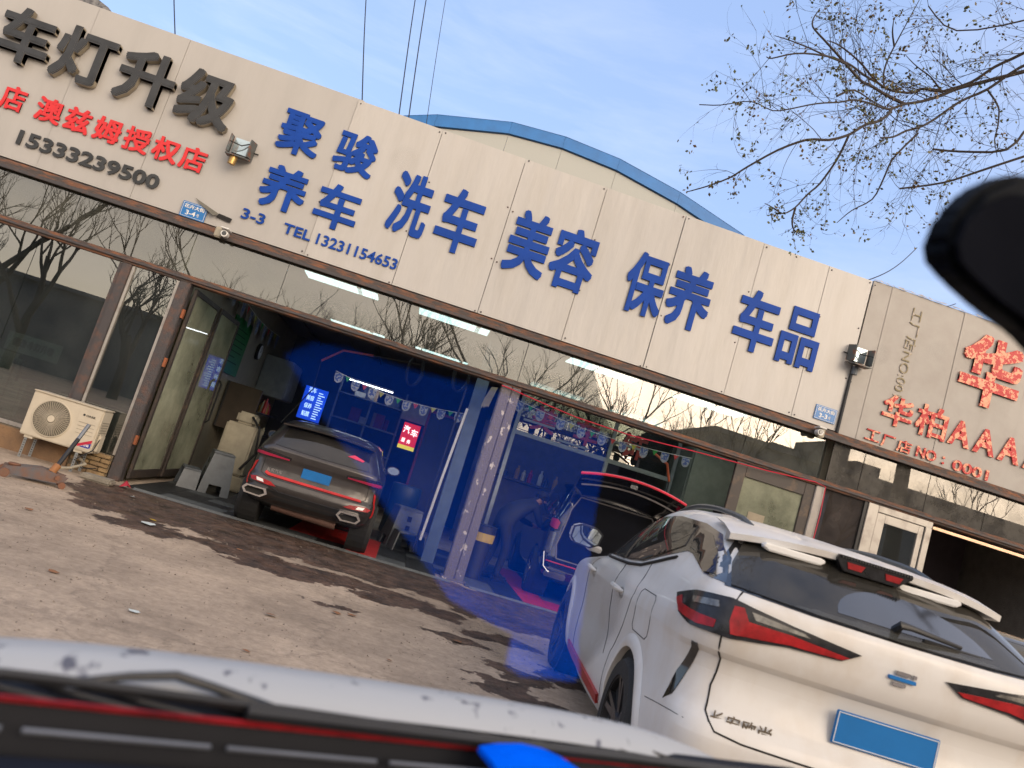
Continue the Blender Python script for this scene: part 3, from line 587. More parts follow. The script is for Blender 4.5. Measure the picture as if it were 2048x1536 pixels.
# rear window, dust
gl = [(-.74, 1.235), (-.4, 1.222), (0, 1.218), (.4, 1.222), (.74, 1.235), (.70, 1.33), (.60, 1.455), (.3, 1.475), (0, 1.48), (-.3, 1.475), (-.60, 1.455), (-.70, 1.33)]
decal(bv, 'rear', [(x*1.035, z+(.012 if z > 1.3 else -.008)) for x, z in gl], M_gloss, 'rear_window_frame', WT, off=.003, step=.06)
decal(bv, 'rear', gl, M_cglassd, 'rear_window', WT, off=.008, step=.06)
decal(bv, 'rear', [(.28*math.cos(a)*1.3+.08, 1.235+.16*math.sin(a)) for a in np.linspace(.12, PI-.12, 16)], mat('wiped_dark', (.018, .02, .022), .08, coat=1), 'wiped_area', WT, off=.0088, depth=.001)
# spoiler
sp = MB(); st = np.linspace(-1, 1, 21); pts = []
for t in st:
    x = .70*t; e = abs(t)**3
    za, _ = cast(bv, 'top', x*.80, .95)
    ye = .40+.05*t*t+.05*e; zt = 1.525-.035*t*t-.02*e
    pts += [(x*.93, .98, za.z+.004), (x*.98, .68, za.z*.45+zt*.55+.012), (x, ye, zt), (x, ye+.004, zt-.030), (x*.98, ye+.12, zt-.038), (x*.93, .72, za.z-.05)]
sp.add(pts, [(i*6+j, i*6+(j+1) % 6, (i+1)*6+(j+1) % 6, (i+1)*6+j) for i in range(20) for j in range(6)]+[tuple(range(6)), tuple(range(120, 126))[::-1]])
sp.build('spoiler', M_cwhite, WT, smooth=True)
for a, c in ((-.55, -.24), (.13, .45)):
    MB().prism([(a, 1.474), (c-.02, 1.478), (c, 1.464), (c-.03, 1.442), (a+.02, 1.438), (a-.01, 1.454)], .415, .46).build('spoiler_slat', M_white, WT, bevel=.006)
bl = MB().prism([(-.20, 1.525), (.17, 1.525), (.17, 1.505), (.10, 1.45), (-.17, 1.45), (-.21, 1.50)], .385, .47); bl.build('brake_light', M_lamp, WT, bevel=.004)
for a in (-.13, .06): MB().prism([(a-.03, 1.497), (a+.06, 1.497), (a+.045, 1.468), (a-.02, 1.468)], .380, .386).build('brake_lens', M_lred, WT)
b = MB(); [b.box(-.19+.014*k, -.183+.014*k, .376, .384, 1.512, 1.524) for k in range(25)]; b.build('brake_light_ribs', M_dark, WT, kind='stuff')
# tail lamps
TLp = [(-.935, .46, 1.115), (-.91, .22, 1.165), (-.80, .03, 1.185), (-.5, 0, 1.15), (-.19, 0, 1.12), (-.27, 0, 1.075), (-.5, 0, 1.062), (-.76, .02, 1.025), (-.90, .15, 1.02), (-.93, .30, 1.045)]
for s in (-1, 1):
    f_ = (lambda p: p) if s < 0 else mirror_x
    tl = decal(bv, 'cyl', f_(TLp), M_lamp, 'tail_lamp', WT, off=.012, depth=.014, step=.03)
    decal(bv, 'cyl', f_([(-.93, .41, 1.095), (-.925, .36, 1.115), (-.92, .31, 1.085), (-.88, .12, 1.075), (-.83, .05, 1.075), (-.83, .05, 1.045), (-.88, .12, 1.035), (-.925, .30, 1.05)]), M_lred, 'lamp_lens', tl, off=.017, step=.03)
    decal(bv, 'cyl', f_([(-.785, .02, 1.155), (-.745, 0, 1.16), (-.71, 0, 1.112), (-.5, 0, 1.112), (-.24, 0, 1.095), (-.27, 0, 1.080), (-.5, 0, 1.072), (-.76, .02, 1.042), (-.785, .02, 1.09)]), M_lred, 'lamp_lens', tl, off=.017, step=.03)
    decal(bv, 'cyl', f_([(-.71, 0, 1.155), (-.45, 0, 1.135), (-.42, 0, 1.122), (-.68, 0, 1.125)]), M_lclear, 'lamp_lens', tl, off=.016, step=.03)
    decal(bv, 'cyl', f_([(-.91, .22, 1.135), (-.84, .07, 1.155), (-.83, .06, 1.13), (-.90, .2, 1.11)]), M_lclear, 'lamp_lens', tl, off=.016, step=.03)
    decal(bv, 'cyl', f_([(-.89, .14, .955), (-.87, .11, .955), (-.895, .20, .70), (-.915, .26, .66), (-.91, .22, .80)]), M_gloss, 'bumper_vent', WT, off=.004, step=.03)
gapl = [(-.775, .03, 1.245), (-.79, .03, 1.12), (-.80, .03, .98), (-.82, .04, .80), (-.80, .03, .70), (-.72, .02, .635), (-.6, 0, .62), (0, 0, .615), (.6, 0, .62), (.72, .02, .635), (.80, .03, .70), (.82, .04, .80), (.80, .03, .98), (.79, .03, 1.12), (.775, .03, 1.245)]
groove(bv, 'cyl', gapl, M_gap, 'tailgate_gap', WT, r=.0045, step=.03)
groove(bv, 'cyl', [(-.86, .07, .64), (-.90, .15, .64), (-.935, .5, .60)], M_gap, 'bumper_gap', WT, r=.002, step=.03)
# badge bars, lettering, plate, wiper
h, nr = cast(bv, 'rear', 0, 1.07)
for (x0, x1, z, m_) in ((-.035, .03, 1.098, M_chrome), (.038, .058, 1.098, M_chrome), (-.06, .06, 1.074, M_plateb), (-.04, .02, 1.051, M_chrome)):
    hh, _ = cast(bv, 'rear', 0, z); Bx('badge', x0, x1, hh.y-.012, hh.y+.01, z-.008, z+.008, m_, WT, bevel=.002)
M_brz = mat('tarnished_chrome', (.24, .20, .15), .35, .8)
for i, ch in enumerate('长安欧尚'):
    x = -.72+i*.068; hh, _ = cast(bv, 'rear', x, .69)
    letters(ch, x, x+.058, .655, .715, hh.y-.003, .006, M_brz, WT, bold=.004, name='letter')
hp = min((cast(bv, 'rear', x, z)[0] for x in (-.2, 0, .25) for z in (.74, .80, .87)), key=lambda q: q.y)
Bx('number_plate', -.21, .25, hp.y-.016, hp.y-.006, .735, .875, M_plateb, WT, bevel=.003)
b = MB(); [b.box(a, c, hp.y-.019, hp.y-.0155, d, e) for a, c, d, e in ((-.203, .243, .741, .744), (-.203, .243, .866, .869), (-.203, -.200, .744, .866), (.240, .243, .744, .866))]; b.build('plate_border', M_white, WT)
hw, nw = cast(bv, 'rear', -.02, 1.262); he, _ = cast(bv, 'rear', .38, 1.262)
b = MB(); b.tube([hw+Vector((0, -.01, 0)), hw+Vector((.0, -.05, .03)), hw+Vector((.05, -.045, .03)), he+Vector((-.1, -.03, .01))], [.022, .02, .014, .009], 8); b.tube([hw+Vector((.12, -.03, -.005)), he+Vector((0, -.02, -.008))], .008, 6)
b.build('rear_wiper', M_dark, WT, smooth=True)
seats(WT, 1.28, 1.5, mat('seat_dark', (.03, .03, .035), .7)); seats(WT, 1.30, 2.4, mat('seat_dark', (.03, .03, .035), .7))

# ---- brown SUV in the left bay
BR = thing('brown_suv', 'dark brown SUV with red trim backed out of the left bay', 'car', (-1.0, 9.98, 0), R(2))
kb = [(.26, .34, 4.3, .78, .60, .6, .2, .3, 0), (.34, .12, 4.4, .84, .74, .7, .2, .3, 0), (.44, .03, 4.45, .86, .79, .76, .18, .32, .02), (.56, .0, 4.5, .87, .80, .78, .18, .34, .02), (.63, .015, 4.5, .87, .80, .78, .18, .34, .03), (.68, .06, 4.48, .87, .80, .78, .18, .34, .03),
      (.85, .075, 4.4, .87, .79, .77, .18, .36, .01), (.92, .06, 4.1, .865, .785, .74, .18, .38, 0), (.99, .055, 3.7, .85, .77, .7, .18, .4, 0), (1.06, .11, 3.4, .81, .74, .66, .18, .4, 0), (1.2, .22, 3.1, .75, .67, .6, .2, .4, 0), (1.32, .34, 2.8, .69, .60, .54, .2, .38, 0), (1.39, .5, 2.6, .62, .52, .48, .2, .36, 0), (1.43, .85, 2.3, .45, .38, .36, .18, .3, 0), (1.445, 1.2, 2.0, .15, .1, .1, .06, .08, 0)]
M_brn = mat('brown_metallic_paint', (.062, .055, .053), .30, .55, var=.1, coat=.7)
me, bb_ = car_body(kb, wheels=((.62, .35), (3.3, .35)), wz=.32); me.materials.append(M_brn); link('body', me, BR)
for s in (-1, 1):
    for y in (.62, 3.3): wheel(BR, s*.75, y, .32, .32, s); MB().lathe([(0, .349), (-.22*s, .349)], (s*.80, y, .32), 'x', 26).build('wheel_well', M_well, BR)
gl = [(-.60, 1.04), (0, 1.03), (.60, 1.04), (.52, 1.27), (.3, 1.30), (0, 1.305), (-.3, 1.30), (-.52, 1.27)]
decal(bb_, 'rear', gl, M_cglass, 'rear_window', BR, off=.006, step=.07)
b = MB(); pts = []
for t in np.linspace(-1, 1, 13):
    x = .60*t; pts += [(x*.94, .62, 1.375-.02*t*t), (x, .20, 1.355-.03*t*t), (x, .205, 1.335-.03*t*t), (x*.94, .5, 1.325-.03*t*t)]
b.add(pts, [(i*4+j, i*4+(j+1) % 4, (i+1)*4+(j+1) % 4, (i+1)*4+j) for i in range(12) for j in range(4)]+[(0, 1, 2, 3), (48, 51, 50, 49)]); b.build('spoiler', M_brn, BR, smooth=True)
M_redt = mat('red_trim', (.55, .02, .02), .35)
decal(bb_, 'rear', [(-.56, .655), (.62, .655), (.60, .685), (-.54, .69), (-.60, .71), (-.61, .68)], M_redt, 'red_strip', BR, off=.012, depth=.014, step=.08)
for s in (-1, 1):
    f_ = (lambda p: p) if s < 0 else mirror_x
    tl = decal(bb_, 'cyl', f_([(-.86, .35, .93), (-.80, .1, .965), (-.6, .05, .955), (-.36, .05, .935), (-.36, .05, .905), (-.6, .05, .885), (-.78, .07, .865), (-.85, .3, .88)]), M_lamp, 'tail_lamp', BR, off=.012, depth=.014)
    decal(bb_, 'cyl', f_([(-.85, .3, .915), (-.78, .07, .925), (-.38, .05, .915), (-.38, .05, .90), (-.78, .07, .89), (-.84, .28, .885)]), mat('lamp_red_lit', (.40, .015, .06), .4, 0, coat=.2), 'lamp_lens', tl, off=.017)
    fl = decal(bb_, 'cyl', f_([(-.78, .07, .60), (-.70, .04, .615), (-.50, .02, .595), (-.42, .02, .555), (-.52, .02, .55), (-.74, .05, .565)]), M_lred, 'fog_lamp', BR, off=.010)
    decal(bb_, 'cyl', f_([(-.69, .03, .606), (-.60, .03, .598), (-.58, .02, .565), (-.67, .03, .572)]), mat('reflector_white', (.8, .78, .76), .2, coat=1), 'reflector', fl, off=.014)
    decal(bb_, 'cyl', f_([(-.80, .08, .80), (-.82, .12, .78), (-.83, .16, .52), (-.80, .1, .50), (-.815, .12, .62)]), M_redt, 'red_fin', BR, off=.010, step=.03)
    ex = MB(); x0 = -.66*1 if s < 0 else .44
    q = [(x0-.10, .50), (x0+.14, .50), (x0+.17, .44), (x0+.10, .385), (x0-.10, .395), (x0-.14, .45)] if s < 0 else [(-a, c) for a, c in [(-.54-.10, .50), (-.54+.14, .50), (-.54+.17, .44), (-.54+.10, .385), (-.54-.10, .395), (-.54-.14, .45)]]
    cxm = sum(a for a, _ in q)/6; czm = sum(c for _, c in q)/6; n6 = 6
    inn = [(cxm+(a-cxm)*.80, czm+(c-czm)*.68) for a, c in q]
    vs = [(a, -.02, c) for a, c in q]+[(a, -.02, c) for a, c in inn]+[(a, .10, c) for a, c in q]+[(a, .10, c) for a, c in inn]
    ex.add(vs, [(i, (i+1) % 6, 6+(i+1) % 6, 6+i) for i in range(6)]+[(i, (i+1) % 6, 12+(i+1) % 6, 12+i) for i in range(6)]+[(6+i, 6+(i+1) % 6, 18+(i+1) % 6, 18+i) for i in range(6)])
    ex.build('exhaust_tip', M_chrome, BR)
    MB().prism(inn, .04, .05).build('exhaust_throat', M_gap, BR)
    mb = MB(); mb.prism([(s*.93+.11*math.cos(a), 1.10+.07*math.sin(a)) for a in np.linspace(0, 2*PI, 12)[:-1]], 2.3, 2.4); mb.build('mirror_housing', M_brn, BR, bevel=.015)
    mb = MB(); mb.prism([(s*.93+.09*math.cos(a), 1.10+.055*math.sin(a)) for a in np.linspace(0, 2*PI, 12)[:-1]], 2.29, 2.299); mb.build('mirror_glass', MATS['mirror'], BR)
    mb = MB(); mb.tube([(s*.78, 2.4, 1.04), (s*.90, 2.36, 1.06)], .022, 6).build('mirror_arm', M_brn, BR)
    md_ = 'left' if s < 0 else 'right'
    decal(bb_, md_, [(3.0, 1.02), (2.6, 1.24), (2.0, 1.33), (1.2, 1.34), (.75, 1.27), (.55, 1.10), (1.2, 1.03)], M_cglass, 'side_window', BR, off=.006, step=.1)
decal(bb_, 'rear', [(-.86, .50), (.86, .50), (.80, .36), (.55, .34), (.4, .40), (-.4, .40), (-.55, .34), (-.80, .36)][::-1], mat('bumper_plastic', (.018, .019, .021), .5), 'lower_bumper', BR, off=.006, step=.08)
groove(bb_, 'rear', [(-.60, .99), (-.66, .85), (-.66, .68), (-.58, .64), (.58, .64), (.66, .70), (.66, .85), (.60, .99)], M_gap, 'tailgate_gap', BR, r=.004)
groove(bb_, 'rear', [(-.82, .545), (-.45, .53), (-.38, .50), (.38, .50), (.45, .53), (.82, .545)], mat('satin_line', (.1, .1, .11), .3, .8), 'bumper_line', BR, r=.008)
MB().tube([(-.42, .28, .30), (.40, .25, .28)], .055, 12).build('silencer', mat('brown_rusty_silencer', (.16, .09, .07), .7, .3), BR, smooth=True)
hp, _ = cast(bb_, 'rear', .0, .80); Bx('number_plate', -.18, .18, hp.y-.014, hp.y-.004, .74, .86, M_plateb, BR, bevel=.003)
for i, ch in enumerate('长安汽车'):
    x = -.60+i*.05; hh, _ = cast(bb_, 'rear', x, .73); letters(ch, x, x+.042, .712, .752, hh.y-.001, .006, M_chrome, BR, bold=.02)
decal(bb_, 'rear', [(.28, 1.15), (.48, 1.13), (.50, 1.15), (.36, 1.185)], mat('red_sticker', (.75, .05, .08), .4), 'window_sticker', BR, off=.012)
# ---- black SUV with the tailgate up, right bay
BK = thing('black_suv', 'black SUV with its tailgate raised in the right bay', 'car', (3.05, 10.9, 0), R(-3)); BK.scale = (1.03, 1, 1.03)
kk = [(.25, .30, 4.3, .80, .62, .6, .2, .3, 0), (.34, .10, 4.4, .86, .78, .7, .2, .3, 0), (.45, .02, 4.45, .88, .82, .76, .16, .32, .02), (.58, .0, 4.5, .885, .83, .78, .14, .34, .03), (.70, .03, 4.5, .885, .83, .78, .14, .34, .03),
      (.9, .05, 4.4, .885, .825, .77, .14, .36, .01), (1.0, .06, 3.9, .88, .82, .74, .14, .38, 0), (1.08, .08, 3.5, .86, .80, .7, .14, .4, 0), (1.25, .15, 3.2, .80, .74, .62, .16, .4, 0), (1.42, .24, 2.95, .74, .68, .56, .18, .38, 0), (1.53, .34, 2.75, .68, .60, .5, .2, .36, 0), (1.59, .6, 2.5, .5, .42, .4, .18, .3, 0), (1.605, 1.0, 2.2, .15, .1, .1, .06, .08, 0)]
M_bkp = mat('black_paint', (.008, .009, .012), .12, .0, var=.1, coat=1)
kk = [(z*1.07,)+tuple(q) for z, *q in kk]
me, bk_ = car_body(kk, wheels=((.80, .36), (3.5, .36)), wz=.34); me.materials.append(M_bkp); link('body', me, BK)
op = [(-.66, .62), (.66, .62), (.70, .80), (.62, 1.30), (.52, 1.50), (-.52, 1.50), (-.62, 1.30), (-.70, .80)]
decal(bk_, 'rear', op, mat('boot_lining', (.007, .007, .008), .95, spec=.05), 'boot_interior', BK, off=.004, step=.08)
groove(bk_, 'rear', op, mat('grey_seal', (.16, .15, .15), .6), 'boot_seal', BK, r=.010, off=.012, closed=True)
for s in (-1, 1):
    for y in (.80, 3.5): wheel(BK, s*.78, y, .335, .335, s, M_chrome); MB().lathe([(0, .359), (-.22*s, .359)], (s*.82, y, .34), 'x', 26).build('wheel_well', M_well, BK)
    f_ = (lambda p: p) if s < 0 else mirror_x
    tl = decal(bk_, 'cyl', f_([(-.88, .25, 1.13), (-.80, .08, 1.14), (-.72, .06, 1.10), (-.73, .05, .98), (-.80, .05, .97), (-.87, .2, 1.0)]), M_lamp, 'tail_lamp', BK, off=.010, step=.03)
    decal(bk_, 'cyl', f_([(-.87, .22, 1.12), (-.80, .08, 1.125), (-.75, .06, 1.09), (-.76, .06, 1.0), (-.80, .06, .99), (-.86, .2, 1.02)]), mat('lamp_red_lit', (.7, .02, .1)), 'lamp_lens', tl, off=.015, step=.03)
    decal(bk_, 'cyl', f_([(-.84, .14, .95), (-.77, .05, .95), (-.76, .05, .66), (-.84, .14, .66)]), M_lclear, 'reflector_panel', BK, off=.006, step=.03)
    MB().tube([(s*.83, .10, .66), (s*.80, .0, .48), (s*.72, -.03, .42)], .012, 6).build('chrome_fin', M_chrome, BK)
    MB().box(s*.62-.15, s*.62+.15, -.03, .10, .36, .44).build('exhaust_tip', M_chrome, BK, bevel=.012)
    md_ = 'left' if s < 0 else 'right'
    decal(bk_, md_, [(3.1, 1.08), (2.7, 1.34), (2.0, 1.47), (1.0, 1.47), (.6, 1.38), (.42, 1.16), (1.2, 1.10)], M_cglass, 'side_window', BK, off=.006, step=.1)
    groove(bk_, md_, [(.35, 1.09), (1.5, 1.08), (3.1, 1.06)], M_chrome, 'window_trim', BK, r=.008)
groove(bk_, 'rear', [(-.8, .47), (.8, .47)], M_chrome, 'bumper_strip', BK, r=.008); groove(bk_, 'rear', [(-.78, .56), (.78, .56)], M_redt, 'bumper_reflector', BK, r=.009)
tg = MB(); pts = []; n = 15
for t in np.linspace(-1, 1, n):                            # raised tailgate: curved shell hinged at the roof
    x = .72*t; e = t*t
    pts += [(x*.88, .52, 1.57-.03*e), (x*.97, .0, 1.80-.05*e), (x, -.42, 1.93-.10*e), (x, -.46, 1.885-.11*e), (x*.97, -.10, 1.66-.05*e), (x*.88, .40, 1.50-.03*e)]
tg.add(pts, [(i*6+j, i*6+(j+1) % 6, (i+1)*6+(j+1) % 6, (i+1)*6+j) for i in range(n-1) for j in range(6)]+[tuple(range(6)), tuple(range((n-1)*6, n*6))[::-1]])
to = tg.build('raised_tailgate', M_bkp, BK, smooth=True)
MB().tube([(.73*t, -.45, 1.905-.105*t*t) for t in np.linspace(-1, 1, 15)], .018, 6).build('tailgate_light', mat('red_glow_strip', (.7, .02, .05), .3, coat=1), to)
MB().tube([(.66*t, -.30+.0*t, 1.735-.09*t*t+.02) for t in np.linspace(-1, 1, 13)], .012, 6).build('tailgate_seal', MATS['grey_seal'], to)
Bx('latch', -.05, .05, -.445, -.40, 1.80, 1.85, M_chrome, to, bevel=.006)
for s in (-1, 1): MB().tube([(s*.66, .25, 1.40), (s*.66, -.1, 1.66)], .012, 6).build('gas_strut', M_chrome, to)
# ---- dark car parked beyond the white one, at the right edge
DK = thing('dark_car', 'dark grey car, only its corner showing behind the white SUV at the right edge', 'car', (5.6, 6.3, 0), R(-4))
kd = [(z*.85, a, b_*.97, c, d, e, f, g2, h2) for (z, a, b_, c, d, e, f, g2, h2) in kk]
me, bd_ = car_body(kd, nz_=26, wheels=((.80, .34), (3.4, .34)), wz=.31); me.materials.append(mat('dark_grey_paint', (.03, .035, .035), .2, .3, coat=.8)); link('body', me, DK)
decal(bd_, 'rear', [(-.62, 1.0), (.62, 1.0), (.5, 1.32), (-.5, 1.32)], M_cglass, 'rear_window', DK, off=.006, step=.1)
decal(bd_, 'left', [(2.9, .98), (2.5, 1.2), (2.0, 1.32), (1.0, 1.32), (.6, 1.22), (.42, 1.05)], M_cglass, 'side_window', DK, off=.006, step=.1)
for s in (-1, 1):
    for y in (.80, 3.4): wheel(DK, s*.78, y, .31, .31, s)
    decal(bd_, 'cyl', (mirror_x if s > 0 else (lambda p: p))([(-.86, .2, .95), (-.75, .05, .97), (-.70, .05, .90), (-.85, .2, .88)]), M_lred, 'tail_lamp', DK, off=.01, step=.03)
# ------------------------------------------------------------------ warehouse with arched blue roof edge, behind
wh = thing('warehouse', 'pale warehouse gable with a curved blue roof edge rising behind the signboard', 'building')
arc = [(-6.2, 5.6), (-4.2, 7.1), (-2.24, 8.11), (-1.61, 8.37), (-.076, 8.766), (1.1, 8.86), (2.36, 8.80), (3.83, 8.545), (5.41, 8.12), (6.6, 7.5), (8.4, 6.2), (9.2, 5.4)]
M_cor = mat('grey_cladding', (.40, .41, .385), .6, col2=(.42, .32, .24), thr=(.70, .74), scale=5, bump=.1)
for i in range(len(arc)-1):
    (a, za), (b_, zb) = arc[i], arc[i+1]
    MB().prism([(a+.003, 3.9), (b_-.003, 3.9), (b_-.003, zb-.28), (a+.003, za-.28)], 16.04, 16.10).build('cladding_sheet', M_cor, wh)
    MB().prism([(a, za-.26), (b_-.004, zb-.26), (b_-.004, zb), (a, za)], 15.98, 16.03).build('fascia', mat('blue_fascia', (.01, .16, .48), .45, 0, var=.1, scale=3), wh)
    MB().add([(a, 15.97, za), (b_, 15.97, zb), (b_, 34, zb), (a, 34, za)], [(0, 1, 2, 3)]).build('roof', MATS['blue_fascia'], wh)
sh = thing('tiled_shed', 'grey weathered roof edge showing above the left signboard', 'building')
b = MB(); b.prism([(-16, 3.5), (-10.25, 3.5), (-10.2, 9.62), (-10.6, 9.9), (-11.4, 10.2), (-16, 11.5)], 20, 26)
b.build('roof', mat('weathered_grey', (.22, .22, .22), .9, col2=(.08, .08, .09), scale=9, thr=(.4, .6), bump=.8, bscale=14), sh)
# ------------------------------------------------------------------ wires
M_wire = mat('wire', (.015, .015, .02), .6)
for i, (p0, p1, lb) in enumerate([((-4.8, 10.9, 5.87), (-6.6, 12.8, 9.5), 'thin black wire rising from the left signboard'), ((-2.11, 10.75, 5.83), (-4.0, 15, 11.5), 'leftmost black wire rising from the middle signboard'), ((-1.58, 10.75, 5.83), (-2.93, 15, 11.8), 'black wire left of the close pair above the middle signboard'),
                                 ((-1.44, 10.75, 5.83), (-2.72, 15, 11.9), 'black wire right of the close pair above the middle signboard'), ((-1.20, 10.9, 5.9), (-2.35, 15, 12.0), 'thinnest faint wire above the start of the blue roof edge'), ((5.66, 10.75, 5.86), (8.8, 15, 8.7), 'black wire slanting up right from the middle signboard corner'), ((6.5, 10.75, 5.9), (9.6, 14.5, 7.6), 'black wire slanting up from the right signboard edge')]):
    a, c = Vector(p0), Vector(p1); n = 10
    tag(MB().tube([a+(c-a)*(k/n)-Vector((0, 0, .12*math.sin(PI*k/n))) for k in range(n+1)], .009 if i not in (4,) else .005, 5).build('wire', M_wire), lb, 'wire')
# ------------------------------------------------------------------ trees
M_bark = mat('bark', (.045, .034, .028), .85, bump=.5, bscale=30); M_twig = mat('twig', (.030, .020, .017), .8)
M_leaf = mat('leaf', (.075, .085, .022), .6, col2=(.12, .07, .02), thr=(.45, .6), scale=3)
ov = thing('bare_tree', 'thin branched tree reaching in from the upper right with a few leaves left', 'tree')
LB = {'1': [(8.6, 9.0), (6.6, 8.1), (5.48, 7.56), (5.11, 7.4), (4.86, 7.3), (4.66, 7.21), (4.53, 7.1), (4.34, 6.97), (4.13, 6.85), (3.99, 6.7), (3.87, 6.57), (3.65, 6.44), (3.46, 6.32), (3.19, 6.14), (2.98, 5.96), (2.73, 5.82), (2.51, 5.69), (2.35, 5.62), (2.12, 5.68), (1.88, 5.61), (1.7, 5.61)],
      '2': [(4.13, 6.85), (3.93, 6.85), (3.76, 6.82), (3.6, 6.77), (3.39, 6.6), (3.25, 6.55), (3.04, 6.54), (2.86, 6.59), (2.68, 6.7), (2.59, 6.79), (2.6, 6.93), (2.67, 7.13)],
      '3': [(4.54, 7.16), (4.32, 7.16), (4.25, 7.07), (3.99, 6.98), (3.84, 6.95), (3.69, 6.94), (3.46, 6.98), (3.2, 6.91), (2.93, 6.8), (2.78, 6.7)],
      '4': [(3.7, 6.93), (3.44, 6.81), (3.18, 6.68), (2.98, 6.53), (2.67, 6.34), (2.37, 6.21), (2.16, 6.08), (2.12, 6.1)],
      '5': [(3.92, 6.63), (3.8, 6.41), (3.61, 6.17), (3.45, 6.04), (3.26, 5.8), (3.05, 5.64), (2.8, 5.54), (2.56, 5.36), (2.34, 5.14), (2.23, 5.01), (2.04, 4.88), (1.89, 4.8)],
      '6': [(8.5, 8.6), (5.9, 7.9), (5.45, 7.7), (5.1, 7.46), (4.93, 7.21), (4.72, 7.06), (4.47, 6.73), (4.28, 6.51), (4.06, 6.34), (3.89, 6.15), (3.71, 6.04)],
      '7': [(4.93, 7.21), (5.01, 7.07), (5.04, 6.94), (4.99, 6.68), (4.9, 6.41), (4.91, 6.18)], '8': [(3.26, 5.8), (3.26, 5.57), (3.2, 5.32), (3.11, 5.19), (3.03, 5.01), (2.9, 4.87), (2.76, 4.88), (2.65, 4.88)],
      '9': [(3.03, 5.01), (3.04, 4.87), (3.09, 4.8), (3.21, 4.81)], '10': [(4.21, 6.37), (4.05, 6.12), (3.93, 5.9), (3.94, 5.7), (3.95, 5.51), (3.76, 5.34), (3.66, 5.17)],
      '11': [(3.85, 6.97), (3.82, 7.12), (3.82, 7.29), (3.84, 7.46), (3.85, 7.62), (3.86, 7.9)], '12': [(4.54, 7.16), (4.39, 7.32), (4.22, 7.38), (4.02, 7.45)], '13': [(3.84, 7.46), (3.73, 7.55), (3.67, 7.64)],
      '14': [(7.5, 7.2), (5.66, 6.8), (5.26, 6.76), (5.0, 6.25), (4.6, 6.21), (4.36, 6.19)], '15': [(7.6, 7.0), (5.72, 6.56), (5.35, 6.38), (5.18, 6.25), (4.74, 5.96), (4.56, 5.84), (4.16, 5.69)],
      '16': [(8.5, 9.2), (5.4, 7.91), (5.07, 7.58), (4.91, 7.47), (4.78, 7.29), (4.54, 7.16)], '17': [(2.93, 6.0), (3.16, 6.26), (3.54, 6.42), (3.87, 6.59)], '18': [(3.04, 6.54), (2.71, 6.36), (2.42, 6.36), (2.17, 6.41)],
      '19': [(7.8, 8.8), (6.0, 8.3), (5.0, 7.9), (4.4, 7.75), (4.0, 7.9)]}
RB = {'1': (.05, .007), '6': (.035, .007), '16': (.035, .01), '14': (.03, .006), '15': (.03, .005), '5': (.018, .005), '2': (.02, .005), '3': (.018, .005), '4': (.014, .004), '19': (.02, .005)}
def depthof(x, z): return 7.5+.35*math.sin(x*1.9)+.25*math.sin(z*2.7+1)
tr_ = random.Random(11); TW = MB(); LF = MB(); nl = 0
def leaf(mb, p, s, r):
    a = Vector((r.uniform(-1, 1), r.uniform(-1, 1), r.uniform(-1.4, .2))).normalized()*s; b_ = a.cross(Vector((r.uniform(-1, 1), r.uniform(-1, 1), r.uniform(-1, 1)))).normalized()*s*.32
    mb.add([p, p+a*.5+b_, p+a, p+a*.5-b_], [(0, 1, 2, 3)])
def twigs(p, d, ln, r, lvl):
    if p.z+d.z*ln < 5.0-.10*(p.x-2) and lvl < 2: ln *= .35; d = Vector((d.x, d.y, abs(d.z))) if lvl else d
    n = 6; pts = [p.copy()]; q = p.copy(); dd = d.copy(); curl = Vector((tr_.uniform(-1, 1), tr_.uniform(-.6, .6), tr_.uniform(-1, 1)))*.22
    for i in range(n):
        dd = (dd+curl+Vector((tr_.uniform(-1, 1), tr_.uniform(-1, 1), tr_.uniform(-1, 1)))*.16+Vector((0, 0, -.05))).normalized(); q = q+dd*ln/n; pts.append(q.copy())
        if lvl < 2 and tr_.random() < (.75 if lvl == 0 else .4): twigs(q, (dd+Vector((tr_.uniform(-1, 1), tr_.uniform(-.7, .7), tr_.uniform(-1, 1)))*.9).normalized(), ln*tr_.uniform(.35, .65), r*.6, lvl+1)
        if lvl > 0 and tr_.random() < .10: leaf(LF, q, tr_.uniform(.03, .05), tr_)
    TW.tube(pts, [r*(1-.75*i/n) for i in range(n+1)], 3, cap=False)
    if tr_.random() < .13:
        for _ in range(tr_.randint(3, 8)): leaf(LF, q+Vector((tr_.uniform(-.05, .05), tr_.uniform(-.04, .04), tr_.uniform(-.09, .03))), tr_.uniform(.025, .05), tr_)
